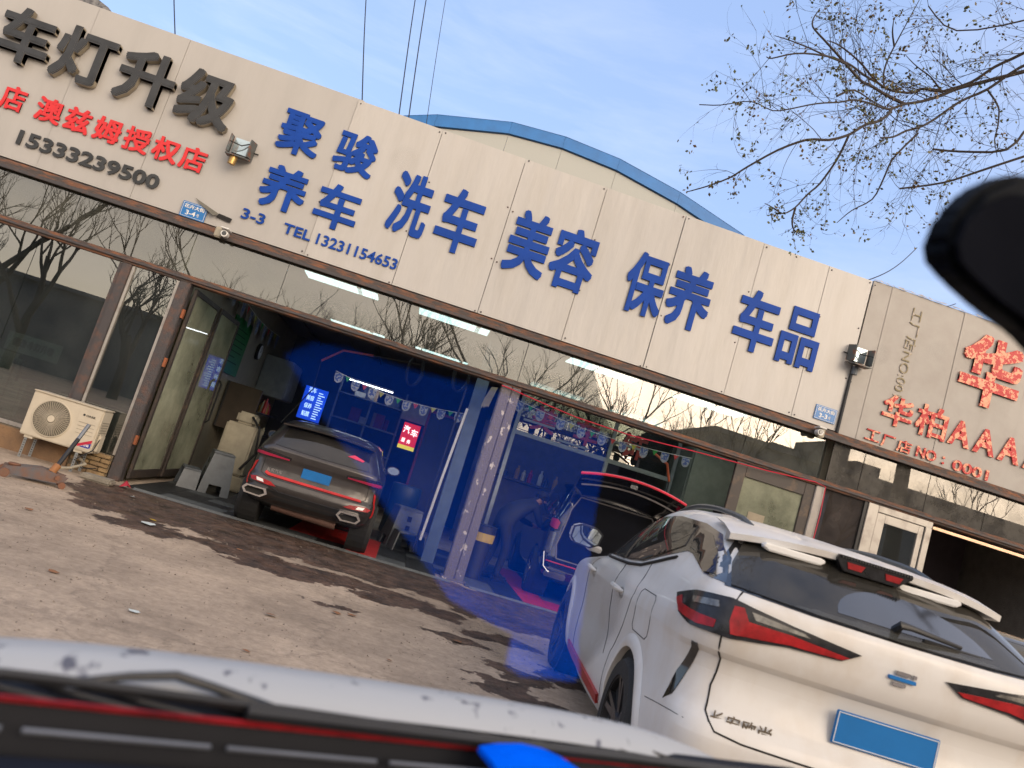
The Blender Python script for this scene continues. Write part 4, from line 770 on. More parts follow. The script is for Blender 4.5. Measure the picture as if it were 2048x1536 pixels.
for k, pl_ in LB.items():
    r0, r1 = RB.get(k, (.012, .0035)); P = []
    for i in range(len(pl_)-1):
        for s in range(3): t = s/3; P.append((pl_[i][0]*(1-t)+pl_[i+1][0]*t, pl_[i][1]*(1-t)+pl_[i+1][1]*t))
    P.append(pl_[-1]); V3 = [Vector((x, depthof(x, z), z)) for x, z in P]
    V3 = [V3[0]]+[(V3[i-1]+V3[i]*2+V3[i+1])/4 for i in range(1, len(V3)-1)]+[V3[-1]]; n = len(V3)
    xs_ = [v.x for v in V3]; x0 = V3[0].x
    rad = [r0*(1-i/(n-1))**.8+r1*(i/(n-1)) for i in range(n)]
    if k in ('1', '6', '14', '15', '16', '19'): rad = [.75*(r1+(r0-r1)*max(0, min(1, (v.x-2.2)/5))**1.25) for v in V3]
    MB().tube(V3, rad, 6).build('branch', M_bark, ov, smooth=True)
    for i in range(2, n):
        if V3[i].x > 6 or V3[i].x < 1.95: continue
        if tr_.random() < .42:
            d = (V3[i]-V3[i-1]).normalized(); side = Vector((-d.z, tr_.uniform(-.5, .5), d.x))*tr_.choice((-1, 1))
            twigs(V3[i], (d*tr_.uniform(.3, 1)+side*tr_.uniform(.5, 1)).normalized(), tr_.uniform(.3, .95), max(.0035, rad[i]*.35), 0)
TW.build('twigs', M_twig, ov, kind='stuff'); LF.build('leaves', M_leaf, ov, kind='stuff')
MB().tube([(9.0, 7.6, 0), (8.95, 7.6, 2), (8.8, 7.6, 4.5), (8.65, 7.6, 7), (8.5, 7.6, 9.3)], [.17, .15, .12, .09, .05], 10).build('trunk', M_bark, ov, smooth=True)
# roadside trees behind the camera, mirrored in the panes
def bare_tree_mesh(seed, h):
    r = random.Random(seed); T = MB(); S = MB()
    def rec(p, d, ln, rd, lv):
        n = 4; pts = [p.copy()]; q = p.copy(); dd = d.copy()
        for i in range(n): dd = (dd+Vector((r.uniform(-1, 1), r.uniform(-1, 1), r.uniform(-.5, .9)))*.16).normalized(); q = q+dd*ln/n; pts.append(q.copy())
        (T if lv < 3 else S).tube(pts, [rd*(1-.4*i/n) for i in range(n+1)], 7 if lv < 2 else (4 if lv < 4 else 3), cap=False)
        if lv >= 6: return
        for k in range(r.choice((2, 3, 3)) if lv < 5 else 2):
            a = (dd+Vector((r.uniform(-1, 1), r.uniform(-1, 1), r.uniform(-.3, .8)))*.75).normalized(); rec(pts[r.choice((2, 3, 4, 4))], a, ln*r.uniform(.62, .82), rd*.58, lv+1)
    rec(Vector((0, 0, 0)), Vector((0, 0, 1)), h*.26, h*.021, 0)
    return T, S
M_bark2 = mat('roadside_bark', (.05, .042, .036), .85)
protos = []
for sd_, h in ((3, 12), (8, 13), (21, 11)):
    T, S = bare_tree_mesh(sd_, h); a = T.build('trunk', M_bark2, None, smooth=True); c = S.build('crown', M_bark2, None, kind='stuff'); protos.append((a.data, c.data, a, c))
for a, c, oa, oc in protos: bpy.data.objects.remove(oa); bpy.data.objects.remove(oc)
ORD = ['leftmost', 'second', 'third', 'fourth', 'fifth', 'sixth', 'seventh', 'eighth', 'ninth', 'tenth', 'eleventh', 'twelfth', 'rightmost']
for i, x in enumerate([-23, -11.2, -3.4, 4.6, 8.8, 13, 17.5]):
    t = thing('roadside_tree', f'{ORD[i] if i < 6 else "last"} bare tree of the second row across the street, nearer the low shops', 'tree', (x, -21+rnd.uniform(-1, 1), 0), rnd.uniform(0, 6), 'bare trees of the second row across the street'); t.scale = (1, 1, rnd.uniform(.9, 1.15))
    a, c, _, _ = protos[(i+1) % 3]; link('trunk', a, t); link('crown', c, t, kind='stuff')
for i, x in enumerate([-25, -20.5, -16.5, -13, -9.5, -5.5, -1.5, 2.5, 6.5, 11, 15, 20, 26]):
    t = thing('roadside_tree', f'{ORD[i]} bare roadside tree across the street, mirrored in the shop panes', 'tree', (x+rnd.uniform(-.8, .8), -15+rnd.uniform(-2.5, 2), 0), rnd.uniform(0, 6), 'bare roadside trees across the street'); t.scale = (1, 1, rnd.uniform(.85, 1.12))
    a, c, _, _ = protos[i % 3]; link('trunk', a, t); link('crown', c, t, kind='stuff')
M_far = mat('far_building', (.16, .155, .15), .8)
ob = thing('low_shops', 'low grey shop row across the street, mirrored in the panes', 'building')
Bx('wall', -60, 14, -30, -24, 0, 4.6, M_far, ob); Bx('roof', -60.3, 14.3, -30.3, -23.7, 4.602, 4.8, M_far, ob)
Bx('banner', -12, -6, -23.96, -23.9, 2.1, 3.4, mat('grey_banner', (.22, .19, .2), .8), ob)
ob = thing('warehouse_block', 'taller dark flat roofed block across the street on the right', 'building')
Bx('wall', 17, 60, -34, -24, 0, 8.3, M_far, ob); Bx('roof', 16.8, 60.3, -34.2, -23.7, 8.302, 8.6, M_far, ob)
ob = thing('apartment_block', 'distant stepped block of flats mirrored in the right end of the transom', 'building')
for i, (x, hh) in enumerate([(58, 20), (63, 24), (67, 24), (72, 27), (78, 25), (83, 22)]): Bx('tower', x, x+4.8, -130+i, -118+i, 0, hh, M_far, ob)
# ------------------------------------------------------------------ our own car: bonnet, wiper, scuttle, dashboard, cloth, mirror, windscreen
H = R(24.4); OC = Matrix(((math.cos(H), -math.sin(H), 0, 0), (math.sin(H), math.cos(H), 0, 0), (0, 0, 1, 0), (0, 0, 0, 1)))  # x -> across (right), y -> ahead
def own(v): return [tuple(OC @ Vector(p)) for p in v]
def ob_build(mb, name, m, parent, **k): mb.v = own(mb.v); return mb.build(name, m, parent, **k)
ow = thing('own_white_car', 'blurred white bonnet and black scuttle of the car the picture is taken from', 'car')
M_bon = mat('speckled_white_bonnet', (.41, .42, .42), .6, 0, col2=(.10, .10, .12), thr=(.60, .64), scale=24, coat=.1, stretch=(1, .6, .2))
prof = [(1.035, .968), (1.08, .990), (1.16, .980), (1.25, .956), (1.38, .915), (1.5, .872), (1.65, .818), (1.8, .76), (1.93, .69), (2.0, .60), (2.03, .45)]
b = MB(); nv = 26; c0 = .62
for (u, z) in prof:
    for j in range(nv+1):
        t = -1+2*j/nv; v_ = c0+t*.80*(1-.06*max(0, u-1.5)*2)
        b.v.append((v_, u-.10*(abs(t)**2.5)*(u-1), z+.021-.012*t*t-.07*abs(t)**6))
for i in range(len(prof)-1):
    for j in range(nv): b.f.append((i*(nv+1)+j, i*(nv+1)+j+1, (i+1)*(nv+1)+j+1, (i+1)*(nv+1)+j)); b.mi.append(0)
ob_build(b, 'bonnet', M_bon, ow, smooth=True)
def bar(name, sect, v0, v1, m, bulge=0, n=14, **k):
    b = MB(); ks = len(sect)
    for i in range(n+1):
        t = i/n; bb__ = bulge*(1-(2*t-1)**2); b.v += [(v0+(v1-v0)*t, u+bb__, z) for u, z in sect]
    for i in range(n):
        for j in range(ks): b.f.append((i*ks+j, i*ks+(j+1) % ks, (i+1)*ks+(j+1) % ks, (i+1)*ks+j)); b.mi.append(0)
    b.f += [tuple(range(ks)), tuple(range(n*ks, n*ks+ks))]; b.mi += [0, 0]
    return ob_build(b, name, m, ow, **k)
bar('scuttle', [(1.05, .985), (1.003, .974), (.985, .91), (1.05, .91)], -.55, 1.5, mat('scuttle_black', (.008, .009, .013), .6, spec=.2))
bar('red_line', [(1.001, .976), (.998, .981), (.994, .980), (.996, .974)], -.55, 1.5, mat('red_line', (.30, .010, .014), .5, var=.35, scale=12))  # thin red bar along the foot of the windscreen
for k in range(9): bar('screen_trim', [(.972, .957), (.969, .960), (.964, .958), (.967, .954)], -.55+k*.22, -.55+k*.22+.20, mat('grey_trim', (.14, .15, .17), .6))
rb = random.Random(4); b = MB()
for k in range(16): v0 = -.4+k*.1+rb.uniform(-.03, .03); b.tube([(v0, 1.045, .985), (v0+rb.uniform(.04, .09), 1.02, .982), (v0+.12, 1.006, .977)], .003, 5)
ob_build(b, 'scuttle_ribs', mat('rib_grey', (.012, .013, .017), .6), ow, kind='stuff')
bar('dashboard', [(.955, .935), (.90, .93), (.6, .925), (.38, .915), (.30, .86), (.30, .70), (.955, .70)], -.55, 1.5, mat('dash_blue_black', (.007, .010, .020), .8, spec=.2))
for k in range(5):
    b = MB(); b.box(-.30+k*.24, -.30+k*.24+.17, .86, .90, .931, .936); ob_build(b, 'demister_vent', M_gap, ow)
b = MB(); b.tube([(.15, 1.03, .992), (.21, 1.04, 1.002), (.265, 1.05, 1.007), (.31, 1.04, 1.002), (.37, 1.02, .994), (.42, 1.0, .988)], [.004, .0055, .006, .006, .008, .008], 8); b.tube([(-.36, 1.02, .990), (.12, 1.022, .994), (.42, 1.01, .994), (.7, 1.0, .99)], .007, 6)
ob_build(b, 'wiper', M_dark, ow, smooth=True)
b = MB(); b.tube([(.35, 1.0, .99), (.62, 1.0, .988), (.95, 1.0, .986), (1.3, 1.0, .982)], .010, 6); ob_build(b, 'wiper', M_dark, ow, smooth=True)
# bright blue cloth on the dashboard
M_cloth = mat('bright_blue_cloth', (.0008, .12, .90), 1.0, var=.08, scale=8, bump=.3, spec=0)
out_ = [(.205, .522), (.272, .575), (.377, .652), (.538, .768), (.66, .80), (.68, .965), (.90, .965), (.86, .87), (.802, .844), (.763, .763), (.707, .664), (.658, .566), (.613, .476), (.447, .477), (.320, .488), (.262, .492), (.225, .500)]
bm = bmesh.new(); vs = [bm.verts.new((a, c, .940)) for a, c in out_]; bm.faces.new(vs)
for ax in (0, 1):
    for i in range(1, 22):
        c = .15+i*.04; bmesh.ops.bisect_plane(bm, geom=bm.verts[:]+bm.edges[:]+bm.faces[:], plane_co=(c, 0, 0) if ax == 0 else (0, c, 0), plane_no=(1, 0, 0) if ax == 0 else (0, 1, 0))
for v in bm.verts: v.co.z = .936+.006*math.sin(v.co.x*23)*math.sin(v.co.y*17)+max(0, min(1, (v.co.y-.80)/.10))*.055*max(0, math.sin(PI*min(1, max(0, (v.co.x-.60)/.30))))**.4
bmesh.ops.triangulate(bm, faces=[f for f in bm.faces if len(f.verts) > 4]); ex_ = bmesh.ops.extrude_face_region(bm, geom=bm.faces[:])
for v in [g_ for g_ in ex_['geom'] if isinstance(g_, bmesh.types.BMVert)]: v.co.z += .008
bmesh.ops.recalc_face_normals(bm, faces=bm.faces); me = bpy.data.meshes.new('dashboard_cloth'); bm.to_mesh(me); bm.free(); me.transform(OC); me.materials.append(M_cloth); setsmooth(me)
link('dashboard_cloth', me, None, 'bright blue cloth lying on the dashboard at the bottom edge', 'cloth')
# rear view mirror
rm = thing('interior_mirror', 'blurred black rear view mirror at the right edge', 'mirror')
mo = [(.622, 1.668), (.628, 1.70), (.655, 1.738), (.70, 1.775), (.76, 1.80), (.86, 1.81), (.92, 1.79), (.94, 1.72), (.93, 1.65), (.86, 1.628), (.79, 1.640), (.72, 1.640), (.66, 1.645), (.635, 1.650)]
b = MB(); b.prism(mo, .42, .455); b.v = [(p[0]+.022, p[1], p[2]+.018) for p in b.v]; ob_build(b, 'housing', mat('mirror_black', (.003, .004, .006), .6, spec=.05), rm, bevel=.008)
cxm, czm = .81, 1.738; b = MB(); b.prism([(cxm+(a-cxm)*.86, czm+(c-czm)*.76) for a, c in mo], .4165, .4195); ob_build(b, 'mirror_glass', mat('dark_mirror_face', (.008, .009, .013), .6, 0, spec=.0), rm)  # mirror face painted flat black, in place of the dark cabin it would reflect
b = MB(); b.tube([(.90, .46, 1.75), (.92, .50, 1.80), (.93, .52, 1.9)], .012, 8); ob_build(b, 'stalk', M_dark, rm)
# windscreen: clear pane, and an added glossy patch cut to where the cloth is mirrored
ws = thing('windscreen', 'raked windscreen of the car the picture is taken from', 'windscreen')
al = R(32)
def scr(v_, s): return (v_, 1.0-s*math.cos(al), .970+s*math.sin(al))
mclr = bpy.data.materials.new('clear_glass'); mclr.use_nodes = True; t = mclr.node_tree; t.nodes.clear(); o_ = N(t, 'ShaderNodeOutputMaterial'); tt = N(t, 'ShaderNodeBsdfTransparent'); t.links.new(tt.outputs[0], o_.inputs[0])
b = MB(); b.add([scr(-.6, 0), scr(1.5, 0), scr(1.5, 1.3), scr(-.6, 1.3)], [(0, 1, 2, 3)]); ob_build(b, 'pane', mclr, ws)
mf = bpy.data.materials.new('glossy_patch_glass'); mf.use_nodes = True; t = mf.node_tree; t.nodes.clear(); o_ = N(t, 'ShaderNodeOutputMaterial'); tt = N(t, 'ShaderNodeBsdfTransparent'); gg = N(t, 'ShaderNodeBsdfGlossy'); gg.inputs['Roughness'].default_value = .015
fr_ = N(t, 'ShaderNodeFresnel'); fr_.inputs[0].default_value = 1.5; m2_ = N(t, 'ShaderNodeMath', operation='MULTIPLY_ADD', use_clamp=True); m2_.inputs[1].default_value = 1.35; m2_.inputs[2].default_value = .01
ms_ = N(t, 'ShaderNodeMixShader'); t.links.new(fr_.outputs[0], m2_.inputs[0]); t.links.new(m2_.outputs[0], ms_.inputs[0]); t.links.new(tt.outputs[0], ms_.inputs[1]); t.links.new(gg.outputs[0], ms_.inputs[2]); t.links.new(ms_.outputs[0], o_.inputs[0])
def sof(u): return (1.0-u)/math.cos(al)
b = MB(); q = [(.08, sof(.31)), (.08, sof(.36)), (.17, sof(.46)), (.30, sof(.56)), (.50, sof(.67)), (.56, sof(.66)), (.48, sof(.53)), (.27, sof(.30)), (.17, sof(.30))]
b.add([scr(a, s-.004) for a, s in q], [tuple(range(len(q)))]); cb = ob_build(b, 'glossy_patch', mf, ws)
if cb.data.polygons[0].normal.z > 0: cb.data.flip_normals()

sk = random.Random(9); b = MB()
for k in range(26):
    v_, u_ = sk.uniform(-.12, .62), sk.uniform(.12, .72); r_ = sk.uniform(.0008, .0018); c = Vector(scr(v_, sof(u_)+.001)); e1 = Vector((1, 0, 0)); e2 = Vector((0, -math.cos(al), math.sin(al)))
    b.add([c+e1*r_*math.cos(a)+e2*r_*1.6*math.sin(a)+Vector((0, .001, .002)) for a in np.linspace(0, 2*PI, 8)[:-1]], [tuple(range(7))])
ob_build(b, 'dirt_specks', mat('dirt_speck', (.18, .17, .16), .9), ws, kind='stuff')
# ------------------------------------------------------------------ inside the bays
M_ceil = mat('ceiling_sheet', (.11, .115, .13), .7); M_wallb = mat('beige_wall_sheet', (.30, .265, .20), .5, var=.08)
for i in range(6): Bx('ceiling_panel', -3.6+1.56*i+.004, -3.6+1.56*(i+1)-.004, FY+.25, 20.1, 3.47, 3.50, M_ceil, bld)
for i in range(6): Bx('wall_panel', -3.62, -3.56, 10.75+1.55*i+.006, 10.75+1.55*(i+1)-.006, 0, 3.46, M_wallb, bld)
Bx('inner_wall', -3.70, -3.625, FY+.1, 20.1, 0, 3.46, M_render, bld)
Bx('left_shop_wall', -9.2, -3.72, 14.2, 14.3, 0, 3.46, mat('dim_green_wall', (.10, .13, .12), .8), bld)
M_led = mat('led_panel', (.8, .8, .8), .5, emit=(.72, .90, 1.0), estr=1.9)
def led(x, y, lb, w_=1.06, d=.45, z=3.40, m=M_led):
    t = thing('ceiling_light', lb, 'light', (0, 0, 0), 0, 'long ceiling lights in the bays')
    Bx('housing', x, x+w_, y, y+d, z+.012, z+.05, M_white, t); Bx('diffuser', x+.01, x+w_-.01, y+.01, y+d-.01, z, z+.011, m, t)
nm = ['leftmost', 'second from left', 'third from left', 'rightmost']
for i, x in enumerate((-2.16, -.50, 1.77, 3.48)):
    led(x, 11.0, f'{nm[i]} long ceiling light panel of the front row behind the transom'); led(x-.02, 14.9, f'{nm[i]} thin ceiling light strip of the second row just above the beam', d=.35)
led(-1.75, 17.4, 'bright ceiling light deep in the left bay seen under the beam', 1.0, .16, 2.62, mat('led_bright', (.9, .9, .9), .5, emit=(.85, .93, 1.0), estr=4.0))
led(1.75, 16.9, 'small square ceiling light deep in the right bay', .22, .3, 2.55, MATS['led_bright'])
# floor mats
fm = thing('floor_mat', 'interlocking grey, black and red garage floor tiles with a sloped grey edge', 'mat')
MT = [mat('tile_grey', (.085, .095, .10), .55, bump=.3), mat('tile_black', (.014, .015, .017), .5, bump=.3), mat('tile_red', (.50, .018, .015), .5, bump=.3)]
for j in range(9):
    for i in range(21):
        x = -3.2+.4*i; y = 10.38+.4*j
        if .85 < x+.2 < 1.25 and j < 1: continue
        c = 0 if (j == 0 and (i % 3 != 0)) else 1
        if j >= 1 and (i+j) % 4 == 0: c = 0
        if (-1.5 < x < -.3 and j in (0, 1, 2, 3, 4)) and not (j == 0 and x < -1.0): c = 2 if (j > 0 or x > -.45) else c
        if -.5 < x < -.1 and j < 3: c = 2
        if 1.9 < x < 3.6 and (j in (0, 1) or x < 2.3): c = 2
        MB().box(x+.003, x+.397, y+.003, y+.397, .004, .020).build('mat_tile', MT[c], fm)
for i in range(10): MB().prism([(10.28, .003), (10.379, .022), (10.379, .003)], -3.1+.41*i, -3.1+.41*(i+1)-.004, 'x').build('mat_edge', mat('mat_edge_grey', (.16, .17, .17), .6, bump=.4), fm)
for i in range(8): MB().prism([(10.30, .003), (10.379, .022), (10.379, .003)], 1.26+.41*i, 1.26+.41*(i+1)-.004, 'x').build('mat_edge', MATS['mat_edge_grey'], fm)
# green notice board, clock, shelf, cabinet on the left wall
gb = thing('notice_board', 'green notice board with faint dark writing on the left bay wall', 'board')
Bx('board', -3.555, -3.53, 13.9, 15.25, 1.85, 2.85, mat('board_green', (.01, .19, .045), .35, coat=.3), gb); b = MB()
for k in range(7): b.box(-3.529, -3.527, 14.2, 14.35+rnd.uniform(.2, .8), 2.65-.1*k, 2.67-.1*k)
b.build('writing', mat('dark_green_ink', (.01, .05, .02), .6), gb, kind='stuff')
ck = thing('wall_clock', 'round black rimmed wall clock on the left bay wall', 'clock')
MB().lathe([(0, .17), (.05, .17), (.06, .155)], (-3.555, 16.4, 2.52), 'x', 28).build('rim', M_dark, ck, smooth=True); MB().lathe([(0, .145), (.063, .145)], (-3.553, 16.4, 2.52), 'x', 28).build('face', M_white, ck)
MB().box(-3.488, -3.484, 16.395, 16.405, 2.52, 2.63).box(-3.488, -3.484, 16.32, 16.40, 2.515, 2.525).build('hands', M_dark, ck)
cb_ = thing('wall_cabinet', 'pale grey panel cabinet hanging on the left bay wall', 'cabinet')
Bx('carcass', -3.55, -2.95, 17.3, 18.6, 1.75, 2.6, mat('cabinet_grey', (.30, .32, .31), .5), cb_, bevel=.01); Bx('door', -2.945, -2.925, 17.32, 17.94, 1.78, 2.57, MATS['cabinet_grey'], cb_); Bx('door', -2.945, -2.925, 17.96, 18.58, 1.78, 2.57, MATS['cabinet_grey'], cb_)
tl_ = thing('tool_rack', 'dark tool rack crowded with bottles and brushes on the left bay wall', 'rack')
Bx('side_panel', -3.5, -2.9, 14.9, 14.95, .9, 1.75, mat('wood_dark', (.07, .05, .035), .6), tl_)
Bx('shelf', -3.5, -2.85, 14.95, 17.0, .9, .94, M_dark, tl_); Bx('shelf', -3.5, -2.85, 14.95, 17.0, 1.33, 1.36, M_dark, tl_); Bx('back', -3.54, -3.50, 14.9, 17.0, .9, 1.75, M_dark, tl_)
for k in range(26):
    y = rnd.uniform(15.0, 16.9); x = rnd.uniform(-3.4, -2.9); z = rnd.choice((.94, 1.36)); h = rnd.uniform(.12, .3); r = rnd.uniform(.025, .05)
    MB().lathe([(0, r), (h*.7, r), (h*.82, r*.4), (h, r*.4)], (x, y, z), 'z', 10).build('bottle', mat(f'bottle_{k%5}', [(.5, .45, .3), (.35, .02, .02), (.5, .5, .5), (.03, .05, .12), (.35, .2, .03)][k % 5], .35), tl_, smooth=True)
# pale machine cabinets beside the door, plastic step stools
pc = thing('extractor_machine', 'beige two part cleaning machine standing behind the step stool', 'machine')
M_bei = mat('beige_plastic', (.42, .38, .29), .45)
Bx('tank', -2.95, -2.45, 13.2, 13.8, .28, 1.1, M_bei, pc, bevel=.03); Bx('base', -2.98, -2.40, 13.15, 13.85, .03, .27, M_bei, pc, bevel=.02); Bx('head', -2.85, -2.55, 13.3, 13.7, 1.105, 1.3, M_bei, pc, bevel=.04)
MB().tube([(-2.6, 13.3, 1.25), (-2.4, 13.1, 1.1), (-2.35, 13.15, .7), (-2.5, 13.1, .4)], .02, 8).build('hose', M_dark, pc, smooth=True)
def stool(x, y, rz, lb):
    t = thing('step_stool', lb, 'stool', (x, y, 0), rz, 'grey plastic step stools')
    b = MB(); b.box(-.20, .20, -.16, .16, .60, .64); b.build('seat', M_greyp, t, bevel=.015)
    for s in (-1, 1):
        b = MB(); top, bot = (.19*s, .60), (.27*s, 0)
        for (za, zb) in ((0, .16),):
            for yy in (-1, 1): b.add([(bot[0], yy*.22, 0), (bot[0], yy*.10, 0), (bot[0]+(top[0]-bot[0])*.27, yy*.09, .16), (bot[0]+(top[0]-bot[0])*.27, yy*.21, .16)]+[(p-s*.02, q, r_) for p, q, r_ in [(bot[0], yy*.22, 0), (bot[0], yy*.10, 0), (bot[0]+(top[0]-bot[0])*.27, yy*.09, .16), (bot[0]+(top[0]-bot[0])*.27, yy*.21, .16)]], [(0, 1, 2, 3), (7, 6, 5, 4), (0, 4, 5, 1), (1, 5, 6, 2), (2, 6, 7, 3), (3, 7, 4, 0)])
        a1 = (bot[0]+(top[0]-bot[0])*.27, .16)
        b.add([(a1[0], -.21, .16), (a1[0], .21, .16), (top[0], .15, .6), (top[0], -.15, .6), (a1[0]-s*.02, -.21, .16), (a1[0]-s*.02, .21, .16), (top[0]-s*.02, .15, .6), (top[0]-s*.02, -.15, .6)], [(0, 1, 2, 3), (7, 6, 5, 4), (0, 4, 5, 1), (1, 5, 6, 2), (2, 6, 7, 3), (3, 7, 4, 0)])
        b.build('side_panel', M_greyp, t)
    for s in (-1, 1):
        b = MB(); yb = s*.22; yt = s*.15
        b.add([(-.26, yb, 0), (-.14, yb, 0), (-.12, yb+(yt-yb)*.28, .17), (.12, yb+(yt-yb)*.28, .17), (.14, yb, 0), (.26, yb, 0), (.19, yt, .6), (-.19, yt, .6)]+[(p, q-s*.02, r_) for p, q, r_ in [(-.26, yb, 0), (-.14, yb, 0), (-.12, yb+(yt-yb)*.28, .17), (.12, yb+(yt-yb)*.28, .17), (.14, yb, 0), (.26, yb, 0), (.19, yt, .6), (-.19, yt, .6)]],
              [tuple(range(8)), tuple(range(15, 7, -1))]+[(i, (i+1) % 8, 8+(i+1) % 8, 8+i) for i in range(8)])
        b.build('front_panel', M_greyp, t)
        for z in (.30, .44): MB().box(-.035, .035, min(yb+(yt-yb)*(z/.6)+s*.003, yb+(yt-yb)*(z/.6)+s*.001), max(yb+(yt-yb)*(z/.6)+s*.003, yb+(yt-yb)*(z/.6)+s*.001), z, z+.08).build('grip_hole', M_gap, t)
    MB().box(-.22, .22, -.48, -.235, .28, .31).build('step', M_greyp, t, bevel=.01)
    for s in (-1, 1): MB().add([(s*.22, -.48, .28), (s*.22, -.24, .28), (s*.27, -.24, .0), (s*.27, -.52, .0), (s*.20, -.48, .28), (s*.20, -.24, .28), (s*.25, -.24, .0), (s*.25, -.52, .0)], [(0, 1, 2, 3), (7, 6, 5, 4), (0, 4, 5, 1), (1, 5, 6, 2), (2, 6, 7, 3), (3, 7, 4, 0)]).build('step_side', M_greyp, t)
stool(-2.62, 12.25, R(-70), 'grey plastic step stool beside the folding door'); stool(.25, 12.4, R(20), 'grey plastic step stool beside the pillar, behind the brown car')
# posters
lp = thing('light_box_poster', 'glowing blue price poster at the back of the left bay', 'poster')
lp.location = (0, 0, 0)
Bx('face', -2.50, -2.02, 17.0, 17.05, 1.50, 2.20, mat('poster_blue', (.01, .06, .6), .4, emit=(.01, .09, .95), estr=.3, var=.4, scale=8), lp)
M_inkw = mat('poster_ink', (.6, .75, .9), .5, emit=(.5, .75, 1), estr=.5)
for i, ch in enumerate(('洗车', '美容', '保养', '贴膜')): letters(ch, -2.42, -2.26, 2.08-.17*i, 2.19-.17*i, 16.999, .004, M_inkw, lp, bold=.02)
b = MB()
for k in range(12): b.box(-2.20, -2.20+rnd.uniform(.06, .16), 16.994, 16.999, 1.55+.05*k, 1.57+.05*k)
b.build('price_lines', M_inkw, lp, kind='stuff')
rp = thing('red_poster', 'red and yellow lit sign at the back of the left bay', 'sign')
Bx('face', -.30, .06, 17.0, 17.05, 1.52, 2.08, mat('poster_red', (.6, .02, .02), .4, emit=(.8, .02, .02), estr=.32, var=.2), rp); Bx('foot_strip', -.30, .06, 16.985, 16.999, 1.52, 1.60, mat('poster_yellow', (.6, .5, .03), .4, emit=(.8, .65, .05), estr=.4), rp)
for ch, a, c, d, e in (('汽', -.28, -.14, 1.86, 2.02), ('车', -.11, .04, 1.82, 1.98), ('服', -.26, -.18, 1.66, 1.75), ('务', -.14, -.06, 1.65, 1.74)): letters(ch, a, c, d, e, 16.999, .006, mat('poster_white', (.85, .85, .85), .4, emit=(1, .95, .95), estr=.6), rp, bold=.03)
Bx('louvre', -.42, .14, 17.1, 17.2, 2.13, 2.55, mat('shutter_grey', (.3, .3, .34), .5), rp)
# bunting: string with round badges and small triangles
M_badge = mat('badge_blue', (.04, .08, .26), .5, col2=(.32, .34, .38), thr=(.50, .53), scale=30); M_badger = mat('badge_rim', (.30, .33, .38), .5)
tri = [mat('flag_green', (.03, .3, .05), .7), mat('flag_red', (.5, .05, .05), .7), mat('flag_yellow', (.45, .42, .05), .7)]
def bunting(p0, p1, n, lb, sag=.1, s=.15):
    t = thing('bunting', lb, 'bunting'); a, c = Vector(p0), Vector(p1); at = lambda q: a+(c-a)*q-Vector((0, 0, sag*math.sin(PI*q)))
    MB().tube([at(k/16) for k in range(17)], .004, 4).build('string', M_white, t)
    hx = (c-a).normalized()
    for k in range(n):
        p = at((k+.5)/n)
        if k % 2 == 0:
            w_, h = s*.42, s; pl2 = [(-w_, 0), (w_, 0), (w_, -h*.55), (w_*.7, -h*.85), (0, -h), (-w_*.7, -h*.85), (-w_, -h*.55)]
            for (f_, m_, nm_, of) in ((1, M_badger, 'flag', 0), (.84, M_badge, 'flag_print', .004)):
                b = MB(); b.add([p+hx*(u*f_)+Vector((0, 0, v_*f_-.01))+hx.cross(Vector((0, 0, 1)))*of for u, v_ in pl2], [tuple(range(7))]); b.build(nm_, m_, t)
        else:
            w_, h = s*.3, s*.55; b = MB(); b.add([p+hx*u+Vector((0, 0, v_)) for u, v_ in ((-w_, 0), (w_, 0), (0, -h))], [(0, 1, 2)]); b.build('flag', tri[k//2 % 3], t)
bunting((-1.45, 12.2, 2.30), (.62, 12.4, 2.28), 15, 'string of badge flags and small triangles across the left bay')
bunting((1.25, 11.6, 2.66), (4.1, 11.6, 2.62), 17, 'string of badge flags and triangles across the right bay under the beam')
bunting((-3.45, 12.9, 3.18), (-3.45, 17.5, 3.05), 13, 'string of badge flags along the left bay wall above the green board', s=.3)
# right bay: glazed partition at the back, red characters, shelf, hose arm
pt = thing('glazed_partition', 'white framed glazed partition with red characters at the back of the right bay', 'partition')
M_wf = mat('white_frame', (.40, .44, .42), .5)
for x in (1.5, 3.15, 4.30): Bx('mullion', x, x+.06, 12.97, 13.03, .02, 3.45, M_wf, pt)
for x0, x1 in ((1.56, 3.15), (3.21, 4.30)): Bx('transom_bar', x0, x1, 12.97, 13.03, 2.27, 2.34, M_wf, pt)
for x0, x1 in ((1.56, 3.15), (3.21, 4.30)): Bx('pane', x0, x1, 12.995, 13.0, 2.34, 3.45, M_win, pt)
for i, (ch, x, z) in enumerate((('美', 1.75, 2.42), ('车', 2.5, 2.42), ('饰', 3.35, 2.45))): letters(ch, x, x+.42, z, z+.42, 12.96, .02, mat('dim_red_letter', (.45, .03, .02), .4), pt, bold=.03)
for k, (x, z) in enumerate(((1.62, 2.52), (2.25, 2.36), (3.2, 2.62))): Bx('louvre_blade', x, x+.55, 12.93, 12.955, z, z+.035, M_wf, pt)
gp = thing('pale_cupboard', 'tall pale green cupboard at the right side of the right bay', 'cupboard')
Bx('door', 4.42, 5.45, 12.4, 12.45, .05, 2.9, mat('pale_green', (.25, .28, .23), .5), gp); Bx('carcass', 4.40, 5.5, 12.46, 13.4, .02, 2.92, MATS['pale_green'], gp); Bx('poster', 4.95, 5.35, 12.37, 12.395, 1.75, 2.1, mat('dark_poster', (.03, .02, .03), .5), gp)
wb = thing('workbench', 'dark workbench with bottles along the back of the right bay', 'bench')
